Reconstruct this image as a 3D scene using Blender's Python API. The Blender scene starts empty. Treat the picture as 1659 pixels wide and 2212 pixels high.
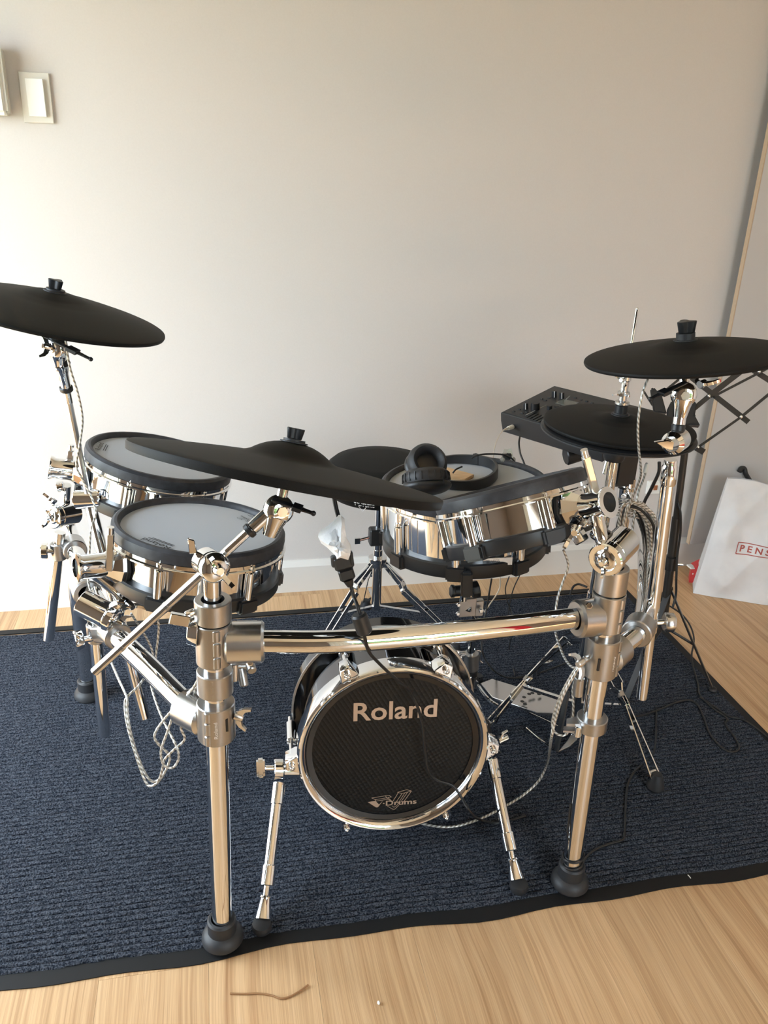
import bpy, bmesh, math, random
from mathutils import Vector, Matrix
random.seed(7)
V = Vector
sc = bpy.context.scene
col = sc.collection

# ---------------------------------------------------------------- camera
cam_d = bpy.data.cameras.new('camera')
cam = bpy.data.objects.new('camera', cam_d)
col.objects.link(cam)
sc.camera = cam
def camera_pose(height, pitch, roll, yaw):
    p, r, y = (math.radians(a) for a in (pitch, roll, yaw))
    f0 = V((math.sin(y), math.cos(y), 0)); r0 = V((math.cos(y), -math.sin(y), 0)); u0 = V((0, 0, 1))
    fw = f0 * math.cos(p) - u0 * math.sin(p)
    up = f0 * math.sin(p) + u0 * math.cos(p)
    rt = r0 * math.cos(r) + up * math.sin(r)
    up2 = up * math.cos(r) - r0 * math.sin(r)
    m = Matrix((rt, up2, -fw)).transposed().to_4x4()
    m.translation = V((0, 0, height))
    return m
cam.matrix_world = camera_pose(1.36, 22.979, 2.074, 12.365)
cam_d.sensor_fit = 'VERTICAL'
cam_d.sensor_height = 36.0
cam_d.lens = 36.0 * 1784.95 / 2212
cam_d.clip_start = 0.02

# ---------------------------------------------------------------- daylight
ROOM_L, ROOM_R, ROOM_B, ROOM_F, ROOM_H = -1.4, 3.1, -1.7, 2.503, 2.45
WIN_L = (0.85, 2.22, 0.05, 2.05)      # glazed door in the left wall: y0, y1, z0, z1
WIN_B = (0.5, 2.4, 0.3, 2.1)        # garden window behind the camera: x0, x1, z0, z1
world = bpy.data.worlds.new('daylight')
sc.world = world
world.use_nodes = True
bg = world.node_tree.nodes['Background']
bg.inputs[0].default_value = (0.76, 0.89, 1.0, 1)
bg.inputs[1].default_value = 10.5
sun_d = bpy.data.lights.new('sun', 'SUN'); sun_d.energy = 38.0; sun_d.color = (1.0, .84, .62); sun_d.angle = .01
sun = bpy.data.objects.new('sun', sun_d); col.objects.link(sun)
sun.rotation_euler = V((.30, .62, -1.0)).to_track_quat('-Z', 'Y').to_euler()      # falls through the garden window onto the floor behind the camera
def portal(name, loc, rot, sx, sy):
    d = bpy.data.lights.new(name, 'AREA'); d.shape = 'RECTANGLE'; d.size = sx; d.size_y = sy
    d.cycles.is_portal = True
    o = bpy.data.objects.new(name, d); o.location = loc; o.rotation_euler = rot; col.objects.link(o)
portal('window_daylight_left', (ROOM_L - .04, sum(WIN_L[:2]) / 2, sum(WIN_L[2:]) / 2), (0, -math.pi / 2, 0), WIN_L[3] - WIN_L[2], WIN_L[1] - WIN_L[0])
portal('window_daylight_garden', (sum(WIN_B[:2]) / 2, ROOM_B - .04, sum(WIN_B[2:]) / 2), (math.pi / 2, 0, 0), WIN_B[1] - WIN_B[0], WIN_B[3] - WIN_B[2])
vs = sc.view_settings
vs.view_transform = 'Standard'; vs.look = 'None'; vs.gamma = 1.0; vs.use_curve_mapping = False
vs.exposure = 0.55

# ---------------------------------------------------------------- materials
MATS = {}
def mat(name, color, rough=.5, metal=0., spec=None, coat=0., alpha=None, trans=0.):
    m = bpy.data.materials.new(name); m.use_nodes = True
    b = m.node_tree.nodes['Principled BSDF']
    b.inputs['Base Color'].default_value = (*color, 1)
    b.inputs['Roughness'].default_value = rough
    b.inputs['Metallic'].default_value = metal
    if spec is not None: b.inputs['Specular IOR Level'].default_value = spec
    if coat: b.inputs['Coat Weight'].default_value = coat
    if trans: b.inputs['Transmission Weight'].default_value = trans
    MATS[name] = m
    return m
def nodes(m): return m.node_tree.nodes, m.node_tree.links, m.node_tree.nodes['Principled BSDF']
def add_noise(m, scale, c0, c1, bump=0., dist=.001, detail=4, lo=.35, hi=.65, stretch=None):
    n, l, b = nodes(m)
    tc = n.new('ShaderNodeTexCoord'); t = n.new('ShaderNodeTexNoise')
    t.inputs['Scale'].default_value = scale; t.inputs['Detail'].default_value = detail
    src = tc.outputs['Object']
    if stretch:
        mp = n.new('ShaderNodeMapping'); mp.inputs['Scale'].default_value = stretch
        l.new(src, mp.inputs[0]); src = mp.outputs[0]
    l.new(src, t.inputs['Vector'])
    r = n.new('ShaderNodeValToRGB'); r.color_ramp.elements[0].position = lo; r.color_ramp.elements[1].position = hi
    r.color_ramp.elements[0].color = (*c0, 1); r.color_ramp.elements[1].color = (*c1, 1)
    l.new(t.outputs[0], r.inputs[0]); l.new(r.outputs[0], b.inputs['Base Color'])
    if bump:
        bp = n.new('ShaderNodeBump'); bp.inputs['Strength'].default_value = bump; bp.inputs['Distance'].default_value = dist
        l.new(t.outputs[0], bp.inputs['Height']); l.new(bp.outputs[0], b.inputs['Normal'])
    return t
mat('chrome', (.86, .87, .88), .05, 1.)
mat('satin', (.46, .455, .45), .33, 1.)
mat('satin_bright', (.66, .66, .66), .27, 1.)
mat('rubber', (.018, .018, .02), .55)
add_noise(mat('cymbal_rubber', (.02, .02, .02), .6, spec=.16), 900, (.006, .006, .006), (.010, .0096, .0092), .25, .0004)
add_noise(mat('rim_rubber', (.03, .03, .035), .5, spec=.45), 60, (.020, .021, .025), (.034, .036, .044))
mat('plastic', (.012, .012, .013), .42)
mat('plastic_grey', (.016, .0165, .018), .42)
mat('black_metal', (.035, .032, .030), .34, .3)
mat('white_plastic', (.86, .85, .80), .35)
mat('cream_plastic', (.72, .69, .62), .4)
add_noise(mat('mesh_head', (.7, .71, .74), .65, spec=.3), 2200, (.395, .425, .465), (.43, .46, .50), .1, .0002)
mat('gloss_black', (.006, .006, .007), .12, coat=.5)
mat('print_black', (.02, .02, .02), .6)
mat('print_white', (.85, .85, .85), .5)
mat('logo_metal', (.60, .44, .33), .32, .35)
mat('gasket', (.01, .01, .01), .7)
mat('copper', (.45, .2, .1), .4, .6)
mat('panel_grey', (.02, .02, .021), .5)
mat('panel_label', (.45, .46, .47), .5)
mat('lcd', (.10, .105, .09), .15)
mat('black_cable', (.012, .011, .011), .45)
mat('thin_wire', (.55, .46, .36), .5)
m = mat('silver_cable', (.6, .6, .58), .25, .55)
n, l, b = nodes(m)
uv = n.new('ShaderNodeUVMap'); wv = n.new('ShaderNodeTexWave'); wv.wave_type = 'BANDS'; wv.bands_direction = 'DIAGONAL'
mp = n.new('ShaderNodeMapping'); mp.inputs['Scale'].default_value = (60, 1.0, 1)
l.new(uv.outputs[0], mp.inputs[0]); l.new(mp.outputs[0], wv.inputs['Vector'])
wv.inputs['Scale'].default_value = 1.0
r = n.new('ShaderNodeValToRGB'); r.color_ramp.elements[0].color = (.26, .24, .2, 1); r.color_ramp.elements[1].color = (.85, .85, .83, 1)
l.new(wv.outputs[0], r.inputs[0]); l.new(r.outputs[0], b.inputs['Base Color'])
bp = n.new('ShaderNodeBump'); bp.inputs['Strength'].default_value = .5; bp.inputs['Distance'].default_value = .001
l.new(wv.outputs[0], bp.inputs['Height']); l.new(bp.outputs[0], b.inputs['Normal'])
add_noise(mat('tissue', (.9, .9, .9), .9), 300, (.92, .92, .93), (.97, .97, .97), .4, .0015)
mat('tissue2', (.9, .9, .9), .9)
m = mat('paper', (.83, .81, .80), .75)
add_noise(m, 14, (.64, .62, .61), (.70, .68, .67), .35, .004)
mat('bag_print', (.40, .08, .06), .7)
mat('red_card', (.62, .05, .05), .45)
add_noise(mat('wood_board', (.6, .4, .22), .5), 8, (.50, .32, .16), (.64, .44, .25), .1, .0005, stretch=(1, 14, 14))
mat('twig', (.30, .15, .06), .7)
mat('wall_paint', (.66, .61, .545), .75, spec=.25)
add_noise(MATS['wall_paint'], 260, (.640, .603, .570), (.655, .618, .585), .06, .0005)
mat('wall_white', (.78, .76, .72), .8)
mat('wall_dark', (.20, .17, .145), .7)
mat('black_chrome', (.16, .16, .17), .06, 1.)
mat('baseboard_paint', (.74, .715, .67), .45)
mat('door_white', (.53, .515, .50), .4)
mat('door_edge', (.50, .37, .25), .6)
mat('curtain_red', (.55, .02, .05), .8)
mat('curtain_white', (.75, .78, .76), .8)
mat('leaf_green', (.075, .13, .03), .6)
mat('lawn', (.11, .125, .085), .8)

def wood_floor():
    m = mat('floor_wood', (.6, .4, .22), .38, spec=.45)
    n, l, b = nodes(m)
    tc = n.new('ShaderNodeTexCoord'); oi = n.new('ShaderNodeObjectInfo')
    add = n.new('ShaderNodeVectorMath'); add.operation = 'ADD'
    cmb = n.new('ShaderNodeCombineXYZ'); mul = n.new('ShaderNodeMath'); mul.operation = 'MULTIPLY'; mul.inputs[1].default_value = 37
    l.new(oi.outputs['Random'], mul.inputs[0]); l.new(mul.outputs[0], cmb.inputs[0]); l.new(mul.outputs[0], cmb.inputs[1])
    l.new(tc.outputs['Object'], add.inputs[0]); l.new(cmb.outputs[0], add.inputs[1])
    # slow warp, then strongly stretched grain
    wn = n.new('ShaderNodeTexNoise'); wn.inputs['Scale'].default_value = 3.0; wn.inputs['Detail'].default_value = 2
    mpw = n.new('ShaderNodeMapping'); mpw.inputs['Scale'].default_value = (1.2, .5, 1)
    l.new(add.outputs[0], mpw.inputs[0]); l.new(mpw.outputs[0], wn.inputs['Vector'])
    sc_ = n.new('ShaderNodeVectorMath'); sc_.operation = 'SCALE'; sc_.inputs['Scale'].default_value = .05
    l.new(wn.outputs['Color'], sc_.inputs[0])
    a2 = n.new('ShaderNodeVectorMath'); a2.operation = 'ADD'; l.new(add.outputs[0], a2.inputs[0]); l.new(sc_.outputs[0], a2.inputs[1])
    def grain(sx, sy, detail, rough=.6):
        mp = n.new('ShaderNodeMapping'); mp.inputs['Scale'].default_value = (sx, sy, 1)
        t = n.new('ShaderNodeTexNoise'); t.inputs['Scale'].default_value = 1; t.inputs['Detail'].default_value = detail; t.inputs['Roughness'].default_value = rough
        l.new(a2.outputs[0], mp.inputs[0]); l.new(mp.outputs[0], t.inputs['Vector']); return t
    g1 = grain(46, .75, 4, .65); g2 = grain(260, 2.2, 4, .7); g3 = grain(900, 9, 2)
    r1 = n.new('ShaderNodeValToRGB'); e = r1.color_ramp.elements
    e[0].position = .27; e[0].color = (.42, .235, .112, 1); e[1].position = .74; e[1].color = (.685, .465, .265, 1)
    k = e.new(.47); k.color = (.61, .395, .212, 1)
    l.new(g1.outputs[0], r1.inputs[0])
    mx = n.new('ShaderNodeMixRGB'); mx.blend_type = 'MULTIPLY'; mx.inputs[0].default_value = .62
    r2 = n.new('ShaderNodeValToRGB'); r2.color_ramp.elements[0].position = .34; r2.color_ramp.elements[0].color = (.62, .55, .48, 1)
    r2.color_ramp.elements[1].position = .56; r2.color_ramp.elements[1].color = (1, 1, 1, 1)
    l.new(g2.outputs[0], r2.inputs[0]); l.new(r1.outputs[0], mx.inputs[1]); l.new(r2.outputs[0], mx.inputs[2])
    mx2 = n.new('ShaderNodeMixRGB'); mx2.blend_type = 'MULTIPLY'; mx2.inputs[0].default_value = .5
    r3 = n.new('ShaderNodeValToRGB'); r3.color_ramp.elements[0].position = .36; r3.color_ramp.elements[0].color = (.78, .74, .70, 1)
    r3.color_ramp.elements[1].position = .6
    l.new(g3.outputs[0], r3.inputs[0]); l.new(mx.outputs[0], mx2.inputs[1]); l.new(r3.outputs[0], mx2.inputs[2])
    hs = n.new('ShaderNodeHueSaturation')
    mr = n.new('ShaderNodeMapRange'); mr.inputs[3].default_value = .92; mr.inputs[4].default_value = 1.08
    l.new(oi.outputs['Random'], mr.inputs[0]); l.new(mr.outputs[0], hs.inputs['Value']); l.new(mx2.outputs[0], hs.inputs['Color'])
    l.new(hs.outputs[0], b.inputs['Base Color'])
    bp = n.new('ShaderNodeBump'); bp.inputs['Strength'].default_value = .12; bp.inputs['Distance'].default_value = .0006
    l.new(g2.outputs[0], bp.inputs['Height']); l.new(bp.outputs[0], b.inputs['Normal'])
wood_floor()
def rug_pile():
    m = mat('rug_pile', (.03, .04, .07), .95, spec=.08)
    n, l, b = nodes(m)
    t = add_noise(m, 330, (.0075, .0100, .0165), (.084, .093, .113), 1.0, .003, 4, .40, .66)
    b.inputs['Sheen Weight'].default_value = .06
    b.inputs['Sheen Roughness'].default_value = .5
    b.inputs['Sheen Tint'].default_value = (.6, .7, .95, 1)
rug_pile()
m = mat('rug_border', (.007, .007, .0075), .6, spec=.3)
def bass_mesh():
    m = mat('bass_mesh', (.009, .008, .0075), .42, spec=.3)
    n, l, b = nodes(m)
    tc = n.new('ShaderNodeTexCoord')
    vo = n.new('ShaderNodeTexVoronoi'); vo.inputs['Scale'].default_value = 122; vo.inputs['Randomness'].default_value = 0
    mp = n.new('ShaderNodeMapping'); mp.inputs['Rotation'].default_value = (0, math.radians(30), 0)
    l.new(tc.outputs['Object'], mp.inputs[0]); l.new(mp.outputs[0], vo.inputs['Vector'])
    bp = n.new('ShaderNodeBump'); bp.inputs['Strength'].default_value = .7; bp.inputs['Distance'].default_value = .002
    l.new(vo.outputs['Distance'], bp.inputs['Height']); l.new(bp.outputs[0], b.inputs['Normal'])
bass_mesh()

# ---------------------------------------------------------------- mesh helpers
def basis(z, hint=None):
    z = V(z).normalized()
    h = V(hint) if hint is not None else (V((0, 0, 1)) if abs(z.z) < .9 else V((0, 1, 0)))
    x = h.cross(z)
    if x.length < 1e-6: x = V((1, 0, 0)).cross(z)
    x.normalize()
    return x, z.cross(x), z
def catmull(pts, k=6):
    p = [V(q) for q in pts]
    if len(p) < 3: return p
    p = [p[0] * 2 - p[1]] + p + [p[-1] * 2 - p[-2]]
    out = []
    for i in range(1, len(p) - 2):
        a, b, c, d = p[i - 1:i + 3]
        for j in range(k):
            t = j / k
            out.append(.5 * ((2 * b) + (c - a) * t + (2 * a - 5 * b + 4 * c - d) * t * t + (3 * b - a - 3 * c + d) * t ** 3))
    out.append(p[-2])
    return out
ORIGIN = {}
class MB:
    def __init__(s): s.v = []; s.f = []; s.uv = {}
    def add(s, vs, fs):
        o = len(s.v); s.v += [V(q) for q in vs]; s.f += [tuple(i + o for i in q) for q in fs]; return s
    def lathe(s, prof, o, axis, n=40, closed=False, hint=None):
        x, y, z = basis(axis, hint); o = V(o); vs = []; idx = []
        for r, h in prof:
            if r < 1e-6:
                idx.append([len(vs)]); vs.append(o + z * h)
            else:
                idx.append(list(range(len(vs), len(vs) + n)))
                for i in range(n):
                    a = 2 * math.pi * i / n
                    vs.append(o + x * (r * math.cos(a)) + y * (r * math.sin(a)) + z * h)
        fs = []
        seq = list(zip(idx, idx[1:])) + ([(idx[-1], idx[0])] if closed else [])
        for a, b in seq:
            for i in range(n):
                j = (i + 1) % n
                if len(a) == 1 and len(b) == 1: break
                if len(a) == 1: fs.append((a[0], b[j], b[i]))
                elif len(b) == 1: fs.append((a[i], a[j], b[0]))
                else: fs.append((a[i], a[j], b[j], b[i]))
        return s.add(vs, fs)
    def cyl(s, p0, p1, r0, r1=None, n=24, cap=True, hint=None):
        p0 = V(p0); p1 = V(p1); h = (p1 - p0).length; r1 = r0 if r1 is None else r1
        pr = [(r0, 0), (r1, h)]
        if cap: pr = [(0, 0)] + pr + [(0, h)]
        return s.lathe(pr, p0, p1 - p0, n, hint=hint)
    def rod(s, p0, p1, r, n=24, ch=.0015):
        p0 = V(p0); p1 = V(p1); h = (p1 - p0).length; ch = min(ch, r * .4, h * .3)
        return s.lathe([(0, 0), (r - ch, 0), (r, ch), (r, h - ch), (r - ch, h), (0, h)], p0, p1 - p0, n)
    def sleeve(s, p0, p1, ro, ri, n=32, ch=.0012):
        p0 = V(p0); p1 = V(p1); h = (p1 - p0).length
        return s.lathe([(ri, 0), (ro - ch, 0), (ro, ch), (ro, h - ch), (ro - ch, h), (ri, h)], p0, p1 - p0, n, closed=True)
    def tube(s, pts, r, n=10, k=6, cap=True, rfn=None):
        P = catmull(pts, k); N = len(P)
        T = [(P[min(i + 1, N - 1)] - P[max(i - 1, 0)]).normalized() for i in range(N)]
        x, y, z = basis(T[0]); base = len(s.v); L = 0
        for i in range(N):
            if i:
                L += (P[i] - P[i - 1]).length
                q = T[i - 1].rotation_difference(T[i]); x = q @ x; x = (x - T[i] * x.dot(T[i])).normalized()
            y = T[i].cross(x); rr = r if rfn is None else rfn(i / (N - 1)) * r
            for j in range(n):
                a = 2 * math.pi * j / n
                s.uv[len(s.v)] = (L, j / n); s.v.append(P[i] + x * (rr * math.cos(a)) + y * (rr * math.sin(a)))
        for i in range(N - 1):
            for j in range(n):
                k2 = (j + 1) % n
                s.f.append((base + i * n + j, base + i * n + k2, base + (i + 1) * n + k2, base + (i + 1) * n + j))
        if cap:
            s.f.append(tuple(base + j for j in reversed(range(n)))); s.f.append(tuple(base + (N - 1) * n + j for j in range(n)))
        return s
    def box(s, c, size, ax=None):
        x, y, z = ax if ax else (V((1, 0, 0)), V((0, 1, 0)), V((0, 0, 1)))
        c = V(c); a, b, d = (q / 2 for q in size)
        vs = [c + V(x) * (i * a) + V(y) * (j * b) + V(z) * (k * d) for k in (-1, 1) for j in (-1, 1) for i in (-1, 1)]
        return s.add(vs, [(0, 2, 3, 1), (4, 5, 7, 6), (0, 1, 5, 4), (2, 6, 7, 3), (0, 4, 6, 2), (1, 3, 7, 5)])
    def bar(s, p0, p1, w, t, hint=(0, 0, 1)):
        p0 = V(p0); p1 = V(p1); x, y, z = basis(p1 - p0, hint)
        return s.box((p0 + p1) / 2, (w, t, (p1 - p0).length), (x, y, z))
    def prism(s, poly, o, x, y, t0, t1):
        o = V(o); x = V(x); y = V(y); z = x.cross(y); n = len(poly)
        vs = [o + x * a + y * b + z * t for t in (t0, t1) for a, b in poly]
        return s.add(vs, [tuple(reversed(range(n))), tuple(range(n, 2 * n))] + [(i, (i + 1) % n, n + (i + 1) % n, n + i) for i in range(n)])
    def ball(s, c, r, ax=None, sc=(1, 1, 1), n=20, m=12):
        x, y, z = ax if ax else (V((1, 0, 0)), V((0, 1, 0)), V((0, 0, 1)))
        o = len(s.v); s.lathe([(r * math.sin(math.pi * i / m), -r * math.cos(math.pi * i / m)) for i in range(m + 1)], (0, 0, 0), (0, 0, 1), n)
        for i in range(o, len(s.v)):
            q = s.v[i]; s.v[i] = V(c) + V(x) * (q.x * sc[0]) + V(y) * (q.y * sc[1]) + V(z) * (q.z * sc[2])
        return s
    def wing(s, c, axis, along, size=1.):
        # wing nut: hub plus two curved wings
        z = V(axis).normalized(); x = V(along); x = (x - z * x.dot(z)).normalized(); y = z.cross(x); c = V(c); k = size
        s.lathe([(0, 0), (.008 * k, 0), (.007 * k, .012 * k), (.005 * k, .015 * k), (0, .015 * k)], c, z, 16)
        w = [(.004, .002), (.014, .004), (.022, .012), (.027, .024), (.023, .025), (.016, .016), (.005, .012)]
        for sg in (1, -1):
            p = [(a * k * sg, b * k) for a, b in w]
            if sg < 0: p = p[::-1]
            s.prism(p, c, x, z, -.0028 * k, .0028 * k)
        return s
    def build(s, name, material, parent=None, bevel=0., smooth=35, seg=1):
        me = bpy.data.meshes.new(name)
        off = ORIGIN.get(parent.name, V((0, 0, 0))) if parent else V((0, 0, 0))
        me.from_pydata([tuple(q - off) for q in s.v], [], s.f)
        if s.uv:
            ul = me.uv_layers.new(name='UVMap')
            for lp in me.loops: ul.data[lp.index].uv = s.uv.get(lp.vertex_index, (0, 0))
        bm = bmesh.new(); bm.from_mesh(me)
        bmesh.ops.recalc_face_normals(bm, faces=bm.faces)
        if bevel:
            ed = [e for e in bm.edges if len(e.link_faces) == 2 and e.calc_face_angle(0) > .6]
            bmesh.ops.bevel(bm, geom=ed, offset=bevel, segments=seg, affect='EDGES', clamp_overlap=True)
        bm.to_mesh(me); bm.free()
        if smooth:
            me.polygons.foreach_set('use_smooth', [True] * len(me.polygons)); me.set_sharp_from_angle(angle=math.radians(smooth))
        me.materials.append(MATS[material])
        o = bpy.data.objects.new(name, me); col.objects.link(o)
        if parent:
            o.parent = parent; ORIGIN[o.name] = off
        return o
def tag(o, label, cat, group=None, kind=None):
    if kind: o['kind'] = kind
    if label: o['label'] = label
    if cat: o['category'] = cat
    if group: o['group'] = group
    return o
def thing(name, loc, label, cat, group=None):
    o = bpy.data.objects.new(name, None); o.location = loc; o.empty_display_size = .05; col.objects.link(o)
    ORIGIN[o.name] = V(loc)
    return tag(o, label, cat, group)
def struct(name, mb, material, **k):
    o = mb.build(name, material, **k); o['kind'] = 'structure'; ORIGIN[o.name] = V((0, 0, 0)); return o
def lerp(a, b, t): return V(a) + (V(b) - V(a)) * t
def text_part(name, body, o, x, y, height, width, material, parent, depth=.0006, offset=0., shear=0., mapfn=None):
    # flat lettering laid on the plane (x, y) with its lower left corner at o
    cu = bpy.data.curves.new(name, 'FONT'); cu.body = body; cu.size = 1; cu.extrude = 0; cu.offset = offset; cu.shear = shear; cu.resolution_u = 3
    t = bpy.data.objects.new(name, cu); col.objects.link(t)
    dg = bpy.context.evaluated_depsgraph_get(); me = bpy.data.meshes.new_from_object(t.evaluated_get(dg))
    bpy.data.objects.remove(t); bpy.data.curves.remove(cu)
    xs = [q.co.x for q in me.vertices]; ys = [q.co.y for q in me.vertices]
    x0, x1, y0, y1 = min(xs), max(xs), min(ys), max(ys)
    o = V(o); x = V(x).normalized(); y = V(y).normalized(); z = x.cross(y)
    mb = MB(); vs = []
    for q in me.vertices:
        a = (q.co.x - x0) / (x1 - x0) * width; b = (q.co.y - y0) / (y1 - y0) * height
        vs.append(mapfn(a, b) if mapfn else o + x * a + y * b + z * depth)
    mb.add(vs, [tuple(p.vertices) for p in me.polygons])
    bpy.data.meshes.remove(me)
    return mb.build(name, material, parent, smooth=0)
def strokes(mb, lines, w, o, x, y, z, up=.0005):
    # flat line drawing: each polyline becomes thin quads on the plane
    for ln in lines:
        for a, b in zip(ln, ln[1:]):
            a = V((a[0], a[1], 0)); b = V((b[0], b[1], 0)); d = (b - a)
            if d.length < 1e-9: continue
            d.normalize(); q = V((-d.y, d.x, 0)) * (w / 2); a2 = a - d * (w / 3); b2 = b + d * (w / 3)
            mb.add([V(o) + V(x) * c.x + V(y) * c.y + V(z) * up for c in (a2 - q, b2 - q, b2 + q, a2 + q)], [(0, 1, 2, 3)])
    return mb

# ================================================================ the room
def wall_with_hole(name, axis, at, t, lo, hi, hole, material):
    # axis 0: wall plane x = at, runs along y;  axis 1: wall plane y = at, runs along x
    a0, a1, z0, z1 = hole; mb = MB()
    def seg(p0, p1, q0, q1):
        c = ((p0 + p1) / 2, (q0 + q1) / 2); s_ = (p1 - p0, q1 - q0)
        if axis == 0: mb.box((at + t / 2, c[0], c[1]), (abs(t), s_[0], s_[1]))
        else: mb.box((c[0], at + t / 2, c[1]), (s_[0], abs(t), s_[1]))
    seg(lo, a0, 0, ROOM_H); seg(a1, hi, 0, ROOM_H)
    if z0 > 0: seg(a0, a1, 0, z0)
    seg(a0, a1, z1, ROOM_H)
    return struct(name, mb, material, smooth=0)
fl = struct('floor', MB().box(((ROOM_L + ROOM_R) / 2, (ROOM_B + ROOM_F) / 2, -.06), (ROOM_R - ROOM_L + .2, ROOM_F - ROOM_B + .2, .10)), 'rug_border', smooth=0)
PW, PLEN = .192, 1.285
ci = 0; x = ROOM_L
while x < ROOM_R - .01:
    w = min(PW, ROOM_R - x); y = ROOM_B - (ci * .47 % 1) * PLEN
    while y < ROOM_F:
        y0, y1 = max(y, ROOM_B), min(y + PLEN, ROOM_F)
        if y1 - y0 > .001:
            mb = MB().box((0, 0, 0), (w - .0003, y1 - y0 - .0003, .01))
            o = mb.build('plank', 'floor_wood', None, bevel=.0002, smooth=0)
            o.parent = fl; o.location = (x + w / 2, (y0 + y1) / 2, -.005)
        y += PLEN
    x += PW; ci += 1
struct('wall_back', MB().box(((ROOM_L + ROOM_R) / 2, ROOM_F + .05, ROOM_H / 2), (ROOM_R - ROOM_L + .2, .1, ROOM_H)), 'wall_paint', smooth=0)
struct('wall_right', MB().box((ROOM_R + .05, (ROOM_B + ROOM_F) / 2, ROOM_H / 2), (.1, ROOM_F - ROOM_B + .2, ROOM_H)), 'wall_paint', smooth=0)
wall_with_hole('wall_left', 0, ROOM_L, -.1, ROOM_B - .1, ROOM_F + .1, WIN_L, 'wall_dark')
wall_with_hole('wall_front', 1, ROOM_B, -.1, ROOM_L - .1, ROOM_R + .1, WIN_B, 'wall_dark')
struct('ceiling', MB().box(((ROOM_L + ROOM_R) / 2, (ROOM_B + ROOM_F) / 2, ROOM_H + .05), (ROOM_R - ROOM_L + .2, ROOM_F - ROOM_B + .2, .1)), 'wall_white', smooth=0)
mb = MB(); pr = [(0, 0), (-.0165, 0), (-.0165, .094), (-.006, .1125), (0, .1125)]
mb.prism(pr[::-1], (ROOM_L, ROOM_F, 0), (0, 1, 0), (0, 0, 1), 0, ROOM_R - ROOM_L)
struct('baseboard_back', mb, 'baseboard_paint', smooth=0)
# windows: frames, mullions, curtains and the garden that the chrome mirrors
y0, y1, z0, z1 = WIN_L
w1 = MB()
for yy in (y0 + .03, (y0 + y1) / 2, y1 - .03): w1.box((ROOM_L - .05, yy, (z0 + z1) / 2), (.05, .06, z1 - z0))
for zz in (z0 + .03, z1 - .03): w1.box((ROOM_L - .05, (y0 + y1) / 2, zz), (.05, y1 - y0, .06))
struct('window_1', w1, 'white_plastic', smooth=0)
x0, x1, z0, z1 = WIN_B
w2 = MB()
for xx in (x0 + .03, x0 + .9, x1 - .03): w2.box((xx, ROOM_B - .05, (z0 + z1) / 2), (.05, .06, z1 - z0))
for zz in (z0 + .03, z1 - .03): w2.box(((x0 + x1) / 2, ROOM_B - .05, zz), (x1 - x0, .05, .06))
win2 = struct('window_2', w2, 'white_plastic', smooth=0)
def curtain(xa, xb, m_):
    mb = MB(); n = 40; vs = []
    for i in range(n + 1):
        t = i / n; xx = xa + (xb - xa) * t; yy = ROOM_B + .07 + .025 * math.sin(t * 34)
        vs += [(xx, yy, .02), (xx, yy, 2.2)]
    mb.add(vs, [(2 * i, 2 * i + 2, 2 * i + 3, 2 * i + 1) for i in range(n)])
    return mb.build('curtain', m_, win2, smooth=60)
curtain(2.1, 2.35, 'curtain_red'); curtain(1.75, 2.1, 'curtain_white'); curtain(.25, .6, 'curtain_white')
hedge = MB(); rr = random.Random(3)
for i in range(260):
    c = V((rr.uniform(-2.5, 4.5), rr.uniform(-5.2, -4.2), rr.uniform(0, 1.3) + .5 * rr.random() ** 3)); r_ = rr.uniform(.12, .3)
    hedge.ball(c, r_, sc=(1, 1, rr.uniform(.6, 1.2)), n=7, m=5)
hedge.build('garden_hedge', 'leaf_green')['kind'] = 'structure'
MB().box((0, 0, -.4), (60, 60, .1)).build('garden_lawn', 'lawn', smooth=0)['kind'] = 'structure'
# sliding panel door that hangs in front of the wall on the right
dl = V((1.6710, 2.4300, 0.1176))
door = struct('door_1', MB().box((dl.x + .437, 2.44, dl.z + 1.08), (.87, .018, 2.16)), 'door_white', bevel=.001, smooth=0)
MB().box((dl.x, 2.44, dl.z + 1.08), (.0035, .0182, 2.16)).build('edge_band', 'door_edge', door, smooth=0)
MB().box((dl.x + .16, 2.475, dl.z + 2.15), (.06, .056, .03)).box((dl.x + .7, 2.475, dl.z + 2.15), (.06, .056, .03)).build('hanger', 'black_metal', door, smooth=0)

# ---------------------------------------------------------------- wall fittings
a = V((-0.4404, 2.5030, 1.5381)); b_ = V((-0.3673, 2.5030, 1.4220)); cx = (a.x + b_.x) / 2; cz = (a.z + b_.z) / 2; w = .0735; h = .1165
sw = thing('light_switch', (cx, 2.503, cz), 'cream wall switch plate with one large white rocker', 'light switch')
MB().box((cx, 2.4985, cz), (w, .009, h)).build('plate', 'cream_plastic', sw, bevel=.0015)
mb = MB().prism([(-.0215, -.0435), (.0215, -.0435), (.0215, .0435), (-.0215, .0435)], (cx, 2.494, cz), (1, 0, 0), (0, 0, 1), 0, .004)
for i in range(4, 8): mb.v[i].y -= .006 if mb.v[i].x > cx else .001
mb.build('rocker', 'white_plastic', sw, bevel=.0006)
e = V((-0.4657, 2.4600, 1.5078))
ph = thing('intercom', (e.x - .06, 2.503, e.z), 'white wall intercom cut off by the left edge', 'intercom')
MB().box((e.x - .062, 2.485, e.z + .004), (.118, .036, .155)).build('base', 'cream_plastic', ph, bevel=.006, seg=2)
MB().box((e.x - .052, 2.455, e.z + .01), (.10, .024, .165)).build('handset', 'white_plastic', ph, bevel=.01, seg=3)
MB().box((e.x - .052, 2.4425, e.z + .075), (.03, .002, .02)).build('speaker_slot', 'plastic', ph)
e = V((1.5405, 2.5030, 0.3206))
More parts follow.
